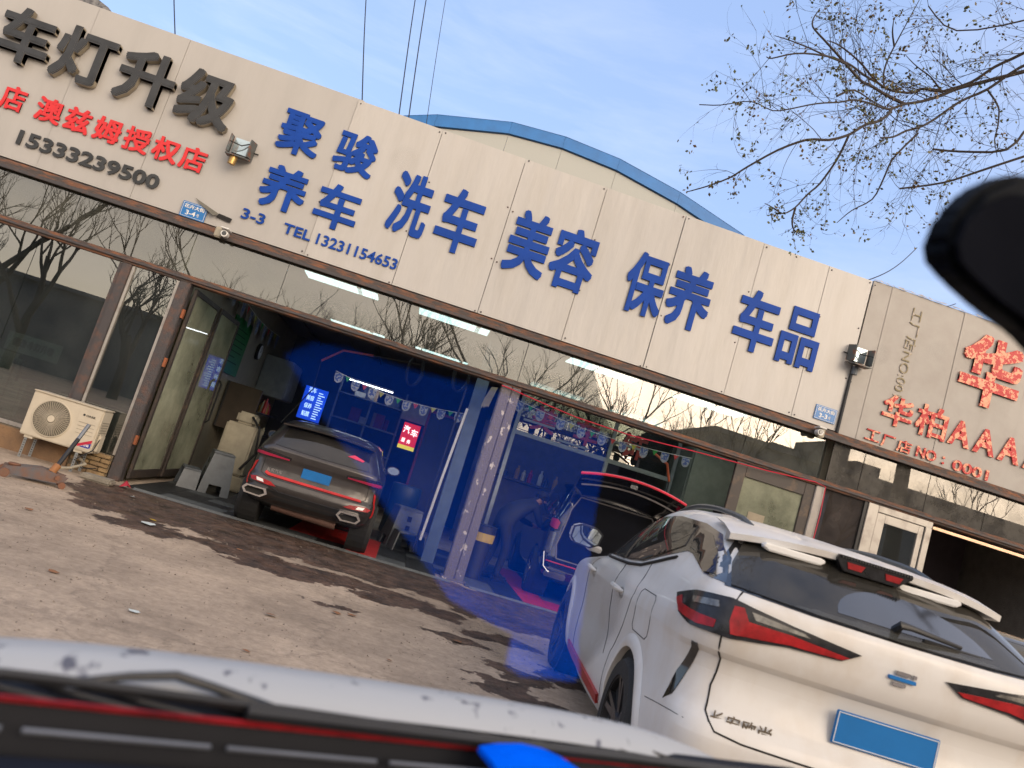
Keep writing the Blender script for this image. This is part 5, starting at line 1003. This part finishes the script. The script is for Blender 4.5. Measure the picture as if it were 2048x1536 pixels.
Bx('bench_top', 1.35, 4.2, 15.6, 16.3, 1.55, 1.6, M_dark, wb); Bx('cupboard', 1.4, 4.1, 15.7, 16.3, .02, 1.54, mat('bench_grey', (.12, .11, .13), .6), wb); Bx('back_board', 1.3, 4.3, 16.32, 16.38, .02, 2.6, mat('board_violet', (.10, .09, .12), .6), wb)
for k in range(16):
    x = 1.5+.16*k+rnd.uniform(-.04, .04); h = rnd.uniform(.14, .34); MB().lathe([(0, .045), (h*.7, .045), (h*.8, .02), (h, .02)], (x, 15.8, 1.6), 'z', 9).build('bottle', MATS[f'bottle_{k%5}'], wb, smooth=True)
# lift post and squeegee beside the pillar
po = thing('steel_post', 'blue grey steel post with pipes just inside the bay behind the pillar', 'post')
Bx('post', .62, .80, 11.6, 11.75, .02, 3.45, mat('post_blue_grey', (.10, .15, .22), .5), po); MB().tube([(.52, 11.5, .3), (.55, 11.5, 1.2), (.60, 11.5, 2.3)], .02, 6).build('pipe', M_white, po); MB().tube([(.47, 11.55, .1), (.50, 11.55, 2.6)], .015, 6).build('pipe', M_dark, po)
sq = thing('notched_trowel', 'cream notched squeegee blade hanging beside the pillar top', 'tool')
MB().prism([(.84, 2.70), (.93, 2.72), (.88, 2.40), (.855, 2.42), (.85, 2.39), (.83, 2.41), (.825, 2.37), (.80, 2.40), (.79, 2.36), (.775, 2.40), (.79, 2.52)], 11.4, 11.412).build('blade', M_bei, sq)
# swinging hose booms
def boom(pts, lb):
    t = thing('hose_boom', lb, 'hose'); MB().tube(pts[:2], .012, 6).build('arm', M_dark, t); MB().tube(pts[1:], .02, 7).build('orange_sleeve', mat('orange_sleeve', (.6, .12, .05), .5), t, smooth=True); MB().tube([pts[-1], Vector(pts[-1])+Vector((.02, 0, -.5)), Vector(pts[-1])+Vector((-.3, 0, -1.2))], .01, 6).build('lance', M_dark, t)
boom([(-.3, 13.6, 2.95), (-1.1, 13.6, 2.85), (-1.6, 13.6, 2.78), (-1.9, 13.6, 2.5)], 'orange sleeved washing hose boom curving over the brown car')
boom([(3.2, 11.9, 2.62), (3.6, 11.9, 2.55), (3.85, 11.9, 2.45), (3.95, 11.9, 2.2)], 'orange sleeved hose boom above the raised tailgate')
# wash bucket with yellow band, right bay
bk2 = thing('bin', 'dark bin with a yellow band behind the pillar foot', 'bin')
MB().lathe([(0, .15), (.75, .19), (.76, .2)], (1.33, 11.35, .02), 'z', 20).build('body', M_dark, bk2, smooth=True); MB().lathe([(0, .187), (.12, .193)], (1.33, 11.35, .55), 'z', 20).build('band', mat('band_yellow', (.5, .35, .03), .5), bk2)
# ------------------------------------------------------------------ mechanic bending at the car
def person(loc, rz, lb):
    t = thing('person', lb, 'person', loc, rz)
    J = {'pel': (0, 0, .88), 'sp': (0, .14, 1.08), 'ch': (0, .34, 1.20), 'nk': (0, .50, 1.27), 'hd': (0, .60, 1.33), 'hip_l': (-.10, 0, .84), 'kn_l': (-.12, .06, .46), 'an_l': (-.12, -.03, .09), 'to_l': (-.12, .14, .04), 'hip_r': (.10, 0, .84), 'kn_r': (.13, .10, .47), 'an_r': (.14, .04, .09), 'to_r': (.14, .2, .04),
         'sh_l': (-.19, .38, 1.20), 'el_l': (-.24, .52, .95), 'wr_l': (-.18, .72, .92), 'sh_r': (.19, .38, 1.20), 'el_r': (.25, .50, .96), 'wr_r': (.17, .72, .98)}
    Rr = {'pel': .15, 'sp': .15, 'ch': .17, 'nk': .06, 'hd': .10, 'hip_l': .10, 'kn_l': .07, 'an_l': .05, 'to_l': .045, 'sh_l': .075, 'el_l': .055, 'wr_l': .038}
    ed = [('pel', 'sp'), ('sp', 'ch'), ('ch', 'nk'), ('nk', 'hd')]+[(a+s, b_+s) for s in ('_l', '_r') for a, b_ in (('hip', 'kn'), ('kn', 'an'), ('an', 'to'), ('sh', 'el'), ('el', 'wr'))]+[('pel', 'hip_l'), ('pel', 'hip_r'), ('ch', 'sh_l'), ('ch', 'sh_r')]
    for s in ('_l', '_r'):
        wx, wy, wz_ = J['wr'+s]; sg = -1 if s == '_l' else 1
        J['pa'+s] = (wx, wy+.06, wz_-.01); ed.append(('wr'+s, 'pa'+s)); Rr['pa'+s] = .03
        for f in range(4):
            l = (.075, .085, .08, .065)[f]; J[f'f{f}'+s] = (wx+(f-1.5)*.018, wy+.11, wz_-.015); J[f'g{f}'+s] = (wx+(f-1.5)*.02, wy+.11+l*.6, wz_-.02-l*.5); ed += [('pa'+s, f'f{f}'+s), (f'f{f}'+s, f'g{f}'+s)]; Rr[f'f{f}'+s] = .009; Rr[f'g{f}'+s] = .008
        J['th'+s] = (wx-sg*.045, wy+.08, wz_-.03); ed.append(('wr'+s, 'th'+s)); Rr['th'+s] = .011
    ks = list(J); me = bpy.data.meshes.new('body'); me.from_pydata([J[k] for k in ks], [(ks.index(a), ks.index(b_)) for a, b_ in ed], [])
    o = bpy.data.objects.new('body', me); C.objects.link(o); md = o.modifiers.new('s', 'SKIN'); sv = me.skin_vertices[0].data
    for i, k in enumerate(ks):
        r = Rr.get(k, Rr.get(k.replace('_r', '_l'), .05)); sv[i].radius = (r, r)
    sv[0].use_root = True; o.modifiers.new('u', 'SUBSURF').levels = 1; o.modifiers['u'].render_levels = 1
    dg = bpy.context.evaluated_depsgraph_get(); dg.update(); m2 = bpy.data.meshes.new_from_object(o.evaluated_get(dg)); bpy.data.objects.remove(o)
    for q in (mat('navy_jacket', (.018, .022, .035), .85), mat('dark_trousers', (.015, .015, .018), .9), mat('skin', (.35, .19, .13), .55)): m2.materials.append(q)
    for p in m2.polygons:
        c = p.center; p.use_smooth = True
        p.material_index = 2 if (c.y > .49 and c.z > 1.18) or (c.y > .70) else (1 if c.z < .84 else 0)
    link('body', m2, t)
    b = MB(); b.lathe([(-.02, .09), (.05, .105), (.10, .075), (.12, .02)], (0, .60, 1.35), 'z', 16); b.build('hair', M_gap, t, smooth=True)
    for s in (-1, 1): MB().lathe([(0, .012), (.006, .006)], (s*.035, .685, 1.325), 'y', 8).build('eye', M_dark, t); MB().lathe([(0, .02), (.012*s, .012)], (s*.098, .59, 1.31), 'x', 8).build('ear', MATS['skin'], t); MB().box(s*.13-.05, s*.13+.05, -.08+(.05 if s > 0 else 0), .22+(.05 if s > 0 else 0), .0, .09).build('shoe', M_dark, t, bevel=.03)
    MB().prism([(-.012, 1.295), (.012, 1.295), (0, 1.335)], .69, .715).build('nose', MATS['skin'], t)
person((1.62, 11.75, .02), R(-60), 'person in dark jacket and trousers bending over beside the black car')
# ------------------------------------------------------------------ things on the facade
def floodlight(x, z, lb, flip):
    t = thing('floodlight', lb, 'floodlight'); s = -1 if flip else 1; m1 = mat('rusty_grey_box', (.10, .11, .11), .5, .3, col2=(.22, .08, .04), thr=(.52, .62), scale=7)
    def P(a, y, c): return (x+s*a, y, z+c)
    b = MB(); b.add([P(-.16, FY-.02, -.12), P(-.16, FY-.02, .14), P(-.13, FY-.26, .10), P(-.13, FY-.26, -.14), P(-.15, FY-.02, -.12), P(-.15, FY-.02, .14), P(-.12, FY-.26, .10), P(-.12, FY-.26, -.14)], [(0, 1, 2, 3), (7, 6, 5, 4), (0, 4, 5, 1), (1, 5, 6, 2), (2, 6, 7, 3), (3, 7, 4, 0)])
    b.add([P(.16, FY-.02, -.10), P(.16, FY-.02, .14), P(.13, FY-.2, .12), P(.13, FY-.2, -.12), P(.145, FY-.02, -.10), P(.145, FY-.02, .14), P(.115, FY-.2, .12), P(.115, FY-.2, -.12)], [(0, 1, 2, 3), (7, 6, 5, 4), (0, 4, 5, 1), (1, 5, 6, 2), (2, 6, 7, 3), (3, 7, 4, 0)])
    b.add([P(-.16, FY-.02, -.13), P(.16, FY-.02, -.11), P(.13, FY-.26, -.16), P(-.13, FY-.26, -.16), P(-.16, FY-.02, -.145), P(.16, FY-.02, -.125), P(.13, FY-.26, -.175), P(-.13, FY-.26, -.175)], [(0, 1, 2, 3), (7, 6, 5, 4), (0, 4, 5, 1), (1, 5, 6, 2), (2, 6, 7, 3), (3, 7, 4, 0)])
    b.build('housing', m1, t)
    b = MB(); b.add([P(-.12, FY-.05, -.08), P(.11, FY-.05, -.08), P(.11, FY-.05, .13), P(-.12, FY-.05, .13)], [(0, 1, 2, 3)]); b.build('lamp_glass', mat('floodlight_glass', (.45, .55, .6), .08, .6), t)
    MB().tube([P(-.12, FY-.24, .0), P(.0, FY-.12, .02), P(.10, FY-.06, .11)], .008, 6).build('cable', M_dark, t)
    MB().tube([P(.05, FY-.02, .0), P(.22, FY-.04, .0)], .010, 6).build('bolt', M_dark, t)
    if not flip: MB().tube([P(-.02, FY-.18, -.16), P(-.03, FY-.18, -.28)], .05, 12).build('bulb_socket', mat('brass', (.45, .28, .10), .35, .8), t, smooth=True)
    else: MB().tube([P(-.0, FY-.06, -.16), P(.0, FY-.06, -.28)], .045, 10).build('bracket', M_greyp, t)
floodlight(-3.36, 4.62, 'rusty open box floodlight with brass socket between left and middle signboards', False)
floodlight(5.72, 4.66, 'grey open box floodlight between middle and right signboards', True)
cdt = thing('conduit', 'dark vertical conduit below the right floodlight along the signboard joint', 'pipe'); MB().tube([(5.70, FY-.03, 4.4), (5.705, FY-.03, 3.5)], .022, 8).build('tube', M_dark, cdt, smooth=True)
for x, z, lb, s in ((-3.24, 3.47, 'small white security camera under the left end of the middle signboard', 1), (5.46, 3.44, 'small white security camera under the right end of the middle signboard', -1)):
    t = thing('security_camera', lb, 'camera'); Bx('junction_box', x-.07-.0*s, x+.03, FY-.12, FY-.05, z-.10, z+.04, M_bei, t, bevel=.015)
    MB().lathe([(0, .045), (.10, .045), (.12, .035)], (x+s*.08, FY-.20, z-.04), 'y', 18).build('camera_body', M_white, t, smooth=True); MB().lathe([(0, .030), (-.012, .026)], (x+s*.08, FY-.20, z-.04), 'y', 18).build('lens', M_gloss, t); Bx('hood', x+s*.08-.055, x+s*.08+.055, FY-.25, FY-.08, z+.012, z+.03, M_white, t, bevel=.005)
tear = thing('torn_sheet', 'bent open sheet flap with a dark gap at the foot of the left signboard joint', 'sheet')
MB().add([(-3.72, FY-.02, 3.80), (-3.36, FY-.02, 3.69), (-3.40, FY-.10, 3.63), (-3.60, FY-.03, 3.72)], [(0, 1, 2, 3)]).build('flap', mat('flap_dull', (.16, .15, .12), .6), tear)
MB().prism([(-3.36, 3.695), (-3.18, 3.68), (-3.19, 3.62), (-3.38, 3.64)], FY-.03, FY-.018).build('gap', M_gap, tear)
cr_ = thing('red_cable', 'thin red cable sagging from the pillar top to the right post', 'cable')
MB().tube([(.90, FY-.09, 2.66), (1.0, FY-.09, 2.655), (1.5, FY-.1, 2.60), (2.0, FY-.1, 2.555), (2.8, FY-.1, 2.545), (3.8, FY-.1, 2.61), (4.8, FY-.1, 2.66), (5.55, FY-.08, 2.72), (5.72, FY-.06, 2.70), (5.74, FY-.06, 2.3), (5.72, FY-.06, 1.4), (5.73, FY-.06, .3)], .008, 6).build('cable', mat('red_cable', (.55, .02, .05), .4), cr_, smooth=True)
# ------------------------------------------------------------------ air conditioner
ac = thing('air_conditioner', 'cream outdoor air conditioner unit with round fan grille on brackets', 'air conditioner', (-4.56, 10.25, 0))
M_ac = mat('cream_metal', (.58, .52, .41), .45, var=.08, scale=3)
W_, Hh, Z0 = .86, .54, .27
b = MB(); b.box(0, W_, 0, .30, Z0, Z0+Hh); b.build('casing', M_ac, ac, bevel=.012)
Bx('top_lid', -.008, W_+.008, -.008, .308, Z0+Hh+.001, Z0+Hh+.018, M_ac, ac, bevel=.006); Bx('foot_rail', .06, .16, .02, .28, Z0-.03, Z0-.002, M_ac, ac); Bx('foot_rail', .66, .76, .02, .28, Z0-.03, Z0-.002, M_ac, ac)
cx, cz = .30, Z0+.27
MB().lathe([(0, .215), (-.004, .215)], (cx, -.001, cz), 'y', 36).build('fan_opening', mat('fan_dark', (.05, .045, .03), .8), ac)
b = MB()
for k in range(3):
    a0 = k*2*PI/3+.3; b.add([(cx+math.cos(a0)*.04, -.006, cz+math.sin(a0)*.04), (cx+math.cos(a0+.1)*.19, -.006, cz+math.sin(a0+.1)*.19), (cx+math.cos(a0+.7)*.19, -.009, cz+math.sin(a0+.7)*.19), (cx+math.cos(a0+1.3)*.05, -.009, cz+math.sin(a0+1.3)*.05)], [(0, 1, 2, 3)])
b.build('fan_blades', mat('fan_grey', (.12, .11, .09), .5), ac)
b = MB()
for k in range(48): a0 = 2*PI*k/48; b.tube([(cx+math.cos(a0)*.05, -.02, cz+math.sin(a0)*.05), (cx+math.cos(a0)*.21, -.014, cz+math.sin(a0)*.21)], .0022, 4, cap=False)
for r in np.linspace(.06, .21, 11): b.tube([(cx+math.cos(a)*r, -.018, cz+math.sin(a)*r) for a in np.linspace(0, 2*PI, 37)], .002, 4, cap=False)
b.build('fan_grille', M_ac, ac, kind='stuff')
MB().lathe([(0, .045), (-.012, .042)], (cx, -.014, cz), 'y', 24).build('grille_hub', M_ac, ac); MB().tube([(cx+math.cos(a)*.222, -.006, cz+math.sin(a)*.222) for a in np.linspace(0, 2*PI, 41)], .008, 6).build('grille_rim', M_ac, ac, smooth=True)
Bx('cover_panel', .58, .84, -.006, -.001, Z0+.03, Z0+.50, M_ac, ac, bevel=.002)
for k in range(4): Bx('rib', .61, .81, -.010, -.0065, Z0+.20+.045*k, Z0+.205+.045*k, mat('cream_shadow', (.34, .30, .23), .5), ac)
def acl(txt, x0, x1, z0, z1, m): o = letters(txt, x0, x1, z0, z1, -.0068, .002, m, ac, bold=.02); return o
acl('GREE', .67, .78, Z0+.415, Z0+.44, M_dark); MB().lathe([(0, .014), (-.002, .014)], (.645, -.0065, Z0+.43), 'y', 16).build('logo', M_dark, ac)
MB().prism([(.63, Z0+.05), (.84, Z0+.16), (.84, Z0+.12), (.70, Z0+.05)], -.009, -.0068).build('sticker', mat('sticker_red', (.55, .02, .06), .4), ac); MB().prism([(.71, Z0+.05), (.84, Z0+.117), (.84, Z0+.06), (.82, Z0+.05)], -.0085, -.0068).build('sticker', mat('sticker_blue', (.03, .04, .35), .4), ac)
acl('好空调', .72, .82, Z0+.065, Z0+.095, M_white)
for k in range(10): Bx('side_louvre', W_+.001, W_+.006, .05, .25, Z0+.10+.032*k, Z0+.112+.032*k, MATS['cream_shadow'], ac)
Bx('valve_cover', W_+.001, W_+.04, .06, .20, Z0+.03, Z0+.24, M_ac, ac, bevel=.01)
MB().tube([(W_+.03, .08, Z0+.2), (W_+.03, -.02, Z0+.05), (W_-.12, -.06, .16), (W_-.02, -.02, .08), (W_+.06, .2, .10)], .007, 6).build('cable', M_dark, ac, smooth=True)
M_galv = mat('perforated_galvanised', (.36, .38, .38), .45, .7)
for x, y in ((.08, .0), (.70, .0), (.08, .27), (.70, .27)):
    q = Bx('bracket_leg', x, x+.035, y, y+.005, .0, Z0-.031, M_galv, ac); Bx('bracket_leg', x, x+.005, y+.0055, y+.04, .0, Z0-.031, M_galv, ac)
    b = MB(); [b.lathe([(0, .006), (-.001, .006)], (x+.018, y-.0005, .03+.03*k), 'y', 8) for k in range(7)]; b.build('holes', M_gap, ac, kind='stuff')
hp_ = thing('drain_hose', 'off white bent drain hose coming out of the brick wall', 'hose'); MB().tube([(-3.95, 10.52, .20), (-3.80, 10.40, .14), (-3.72, 10.30, .13), (-3.80, 10.1, .06), (-3.95, 9.95, .02)], .017, 8).build('tube', mat('hose_cream', (.38, .34, .26), .6), hp_, smooth=True)
# trolley jack with its handle leaning up
jk = thing('trolley_jack', 'rusty trolley jack with a grey handle raised in front of the air conditioner', 'jack', (-3.60, 8.75, 0), R(28))
M_jr = mat('jack_rust', (.18, .11, .08), .7, .3, col2=(.25, .10, .05), scale=9)
for s in (-1, 1):
    MB().prism([(-.30, .03), (.26, .05), (.30, .12), (.05, .16), (-.28, .11)], s*.10-.006, s*.10+.006, 'y').build('side_plate', mat('jack_blue_grey', (.12, .13, .15), .5, .4, col2=(.2, .1, .06), scale=8), jk)
    MB().lathe([(-.03, .045), (.03, .045)], (-.27, s*.13, .045), 'y', 16).build('wheel', M_jr, jk, smooth=True); MB().lathe([(-.025, .035), (.025, .035)], (.26, s*.12, .035), 'y', 16).build('wheel', M_jr, jk, smooth=True)
MB().box(-.10, .18, -.09, .09, .06, .10).build('saddle_arm', M_jr, jk, bevel=.01); MB().lathe([(0, .05), (.02, .06), (.03, .05)], (-.2, 0, .11), 'z', 14).build('saddle', M_jr, jk); MB().tube([(.20, -.13, .10), (.20, .13, .10)], .025, 8).build('cross_tube', M_jr, jk)
MB().tube([(.14, 0, .12), (.18, .06, .20)], .04, 10).build('handle_socket', mat('jack_orange', (.35, .15, .05), .6), jk, smooth=True)
MB().tube([(.18, .06, .20), (.30, .26, .50)], .024, 10).build('handle', M_dark, jk, smooth=True); MB().tube([(.30, .26, .50), (.365, .37, .67)], .022, 10).build('handle_grip', mat('zinc_tube', (.26, .27, .28), .4, .7), jk, smooth=True)
# rubbish at the corner
rk = thing('stone_slab', 'broken grey stone lying at the foot of the brick wall', 'stone'); Bx('slab', -3.62, -3.25, 9.95, 10.15, .0, .07, mat('dusty_stone', (.28, .25, .20), .9, bump=.5), rk, bevel=.02)
rr_ = thing('red_wrapper', 'crumpled red wrapper beside the stone at the wall end', 'litter'); MB().add([(-3.20, 10.12, .01), (-3.10, 10.10, .05), (-3.08, 10.2, .02), (-3.18, 10.24, .09), (-3.14, 10.15, .10)], [(0, 1, 4), (1, 2, 4), (2, 3, 4), (3, 0, 4)]).build('foil', mat('wrapper_red', (.5, .02, .03), .3, .2), rr_)
def litter(name, lb, x, y, m, s, grp=None, cat='litter'):
    b = MB(); n = 6; vs = [(x+s*(.6+.5*rnd.random())*math.cos(2*PI*k/n), y+s*.6*(.6+.5*rnd.random())*math.sin(2*PI*k/n), .006+rnd.random()*s*.25) for k in range(n)]+[(x, y, .01+s*.18)]
    b.add(vs, [(k, (k+1) % n, n) for k in range(n)]); b.build(name, m, None, label=lb, cat=cat, group=grp)
M_dl = mat('dry_leaf', (.28, .13, .06), .8, col2=(.16, .08, .04)); M_pap = mat('wet_tissue', (.55, .62, .62), .6)
litter('tissue', 'torn white tissue lying on the wet paving left of the brown car', -2.2, 8.15, M_pap, .10)
litter('yellow_leaf', 'yellow crumpled leaf beside the white tissue', -2.25, 8.45, mat('leaf_yellow', (.5, .33, .03), .7), .05, cat='leaf')
litter('plastic_scrap', 'flat pale plastic scrap on the dry concrete', -1.27, 5.06, M_pap, .045)
litter('paper_scrap', 'thin pale scrap on the wet paving near the mat edge', -2.85, 9.6, M_pap, .06)
LV = ['curled brown leaf on the dry concrete near the bonnet at left', 'large curled dry leaf in the middle of the dry concrete', 'dry leaf, left of the close pair by the wet streak', 'dry leaf, right of the close pair by the wet streak', 'dry leaf on the small wet patch right of centre', 'dry leaf on the wet paving below the brown car', 'dry leaf on blue tinted paving near the right bay mat', 'dry leaf by the trolley jack at the left edge', 'tiny leaf fragment just beyond the bonnet', 'small leaf on the wet paving below the pillar', 'dry leaf on the pale concrete at the left edge', 'tiny leaf fragment between the middle leaf and the bonnet']
for i, (x, y, s) in enumerate(((-1.92, 5.45, .05), (-.59, 5.92, .055), (-.17, 6.6, .05), (-.05, 6.68, .05), (.87, 6.84, .05), (-1.3, 8.2, .05), (1.75, 9.0, .05), (-4.1, 9.2, .05), (-.55, 4.9, .03), (.9, 8.5, .04), (-2.9, 7.2, .05), (.3, 5.6, .03))):
    litter('dry_leaf', LV[i], x, y, M_dl, s, 'dry leaves scattered on the paving', 'leaf')
b = MB(); r5 = random.Random(5)
for k in range(2600):
    x, y = r5.uniform(-4, 2.2), r5.uniform(3.6, 10.2); s = r5.uniform(.003, .011); a = r5.uniform(0, 6); b.add([(x+s*math.cos(a), y+s*math.sin(a), .003), (x+s*math.cos(a+2.1), y+s*math.sin(a+2.1), .003), (x+s*math.cos(a+4.2)*.6, y+s*math.sin(a+4.2)*.6, .003+s*.8)], [(0, 1, 2)])
b.build('grit', mat('grit', (.14, .11, .085), .9, col2=(.4, .34, .26), thr=(.5, .6), scale=50), None, kind='stuff')
# sofa and things behind the left window
sf = thing('armchair', 'pale green armchair behind the left shop window', 'armchair')
Bx('backrest', -6.0, -5.35, 11.3, 11.5, .35, 1.15, mat('pale_green_leather', (.36, .40, .33), .5), sf, bevel=.06); Bx('armrest', -5.33, -5.15, 11.25, 11.9, .3, .85, MATS['pale_green_leather'], sf, bevel=.05); Bx('seat', -6.0, -5.34, 11.52, 12.0, .2, .55, MATS['pale_green_leather'], sf, bevel=.05)
db_ = thing('desk', 'dark desk deep behind the left shop window', 'desk'); Bx('desk_top', -5.0, -3.9, 12.6, 13.2, .72, .76, M_dark, db_); Bx('desk_panel', -4.95, -3.95, 12.65, 12.7, .02, .71, MATS['dim_green_wall'], db_)

# ------------------------------------------------------------------ clutter deep in the left bay
bs = thing('storage_rack', 'tall dark storage rack with boxes at the back of the left bay', 'rack')
for x in (-1.9, -1.15, -.45): Bx('upright', x, x+.04, 17.55, 17.6, .02, 2.7, M_greyp, bs)
for z in (.7, 1.2, 1.75, 2.3): Bx('shelf', -1.9, -.41, 17.5, 18.1, z, z+.03, M_greyp, bs)
for k in range(22):
    x = rnd.uniform(-1.85, -.7); z = rnd.choice((.73, 1.23, 1.78, 2.33)); w_ = rnd.uniform(.12, .3); h = rnd.uniform(.12, .36)
    MB().box(x, x+w_, 17.6+.02*k, 17.75+.02*k, z, z+h).build('carton', mat(f'carton_{k%4}', [(.22, .15, .08), (.05, .06, .09), (.28, .28, .27), (.16, .03, .03)][k % 4], .8), bs, bevel=.004)
for i in range(16): Bx('ceiling_rib', -1.2, .85, 12.0+.16*i, 12.06+.16*i, 3.44, 3.469, M_ceil, bld)
for i, x in enumerate((-3.0, -1.4, .35, 2.2, 4.0)): Bx('ceiling_beam', x, x+.06, FY+.26, 20.1, 3.40 if i else 3.39, 3.438, M_dark, bld)
rp2 = thing('inner_doorway', 'dark red door frame at the back of the left bay beside the red sign', 'frame')
Bx('jamb', .12, .17, 16.4, 16.45, .02, 2.45, mat('dark_red_frame', (.20, .02, .03), .5), rp2); Bx('jamb', 1.0, 1.05, 16.4, 16.45, .02, 2.45, MATS['dark_red_frame'], rp2); Bx('head', .171, .999, 16.4, 16.45, 2.40, 2.45, MATS['dark_red_frame'], rp2); Bx('leaf', .18, .99, 16.46, 16.49, .03, 2.39, mat('dark_leaf', (.03, .03, .045), .5), rp2)
dk2 = thing('drum', 'dark steel drum standing between the brown car and the inner post', 'drum'); MB().lathe([(0, .26), (.02, .27), (.28, .26), (.30, .27), (.32, .26), (.6, .26), (.62, .27), (.86, .265), (.88, .25)], (.15, 14.2, .02), 'z', 26).build('shell', mat('drum_blue', (.02, .05, .10), .5), dk2, smooth=True)
for i, (x, z0) in enumerate(((-.35, 2.75), (.45, 2.9))):
    t = thing('hanging_hose', ['coiled black hose hanging from the ceiling over the brown car', 'coiled black hose hanging from the ceiling near the inner post'][i], 'hose'); MB().tube([(x+.10*math.cos(a)*(1+.03*a), 13.5+.02*a, z0+.28*math.sin(a)+.1) for a in np.linspace(0, 6*PI, 60)], .012, 6).build('coil', M_dark, t, smooth=True)
    MB().tube([(x, 13.5, z0+.35), (x, 13.5, 3.45)], .01, 5).build('hanger', M_greyp, t)
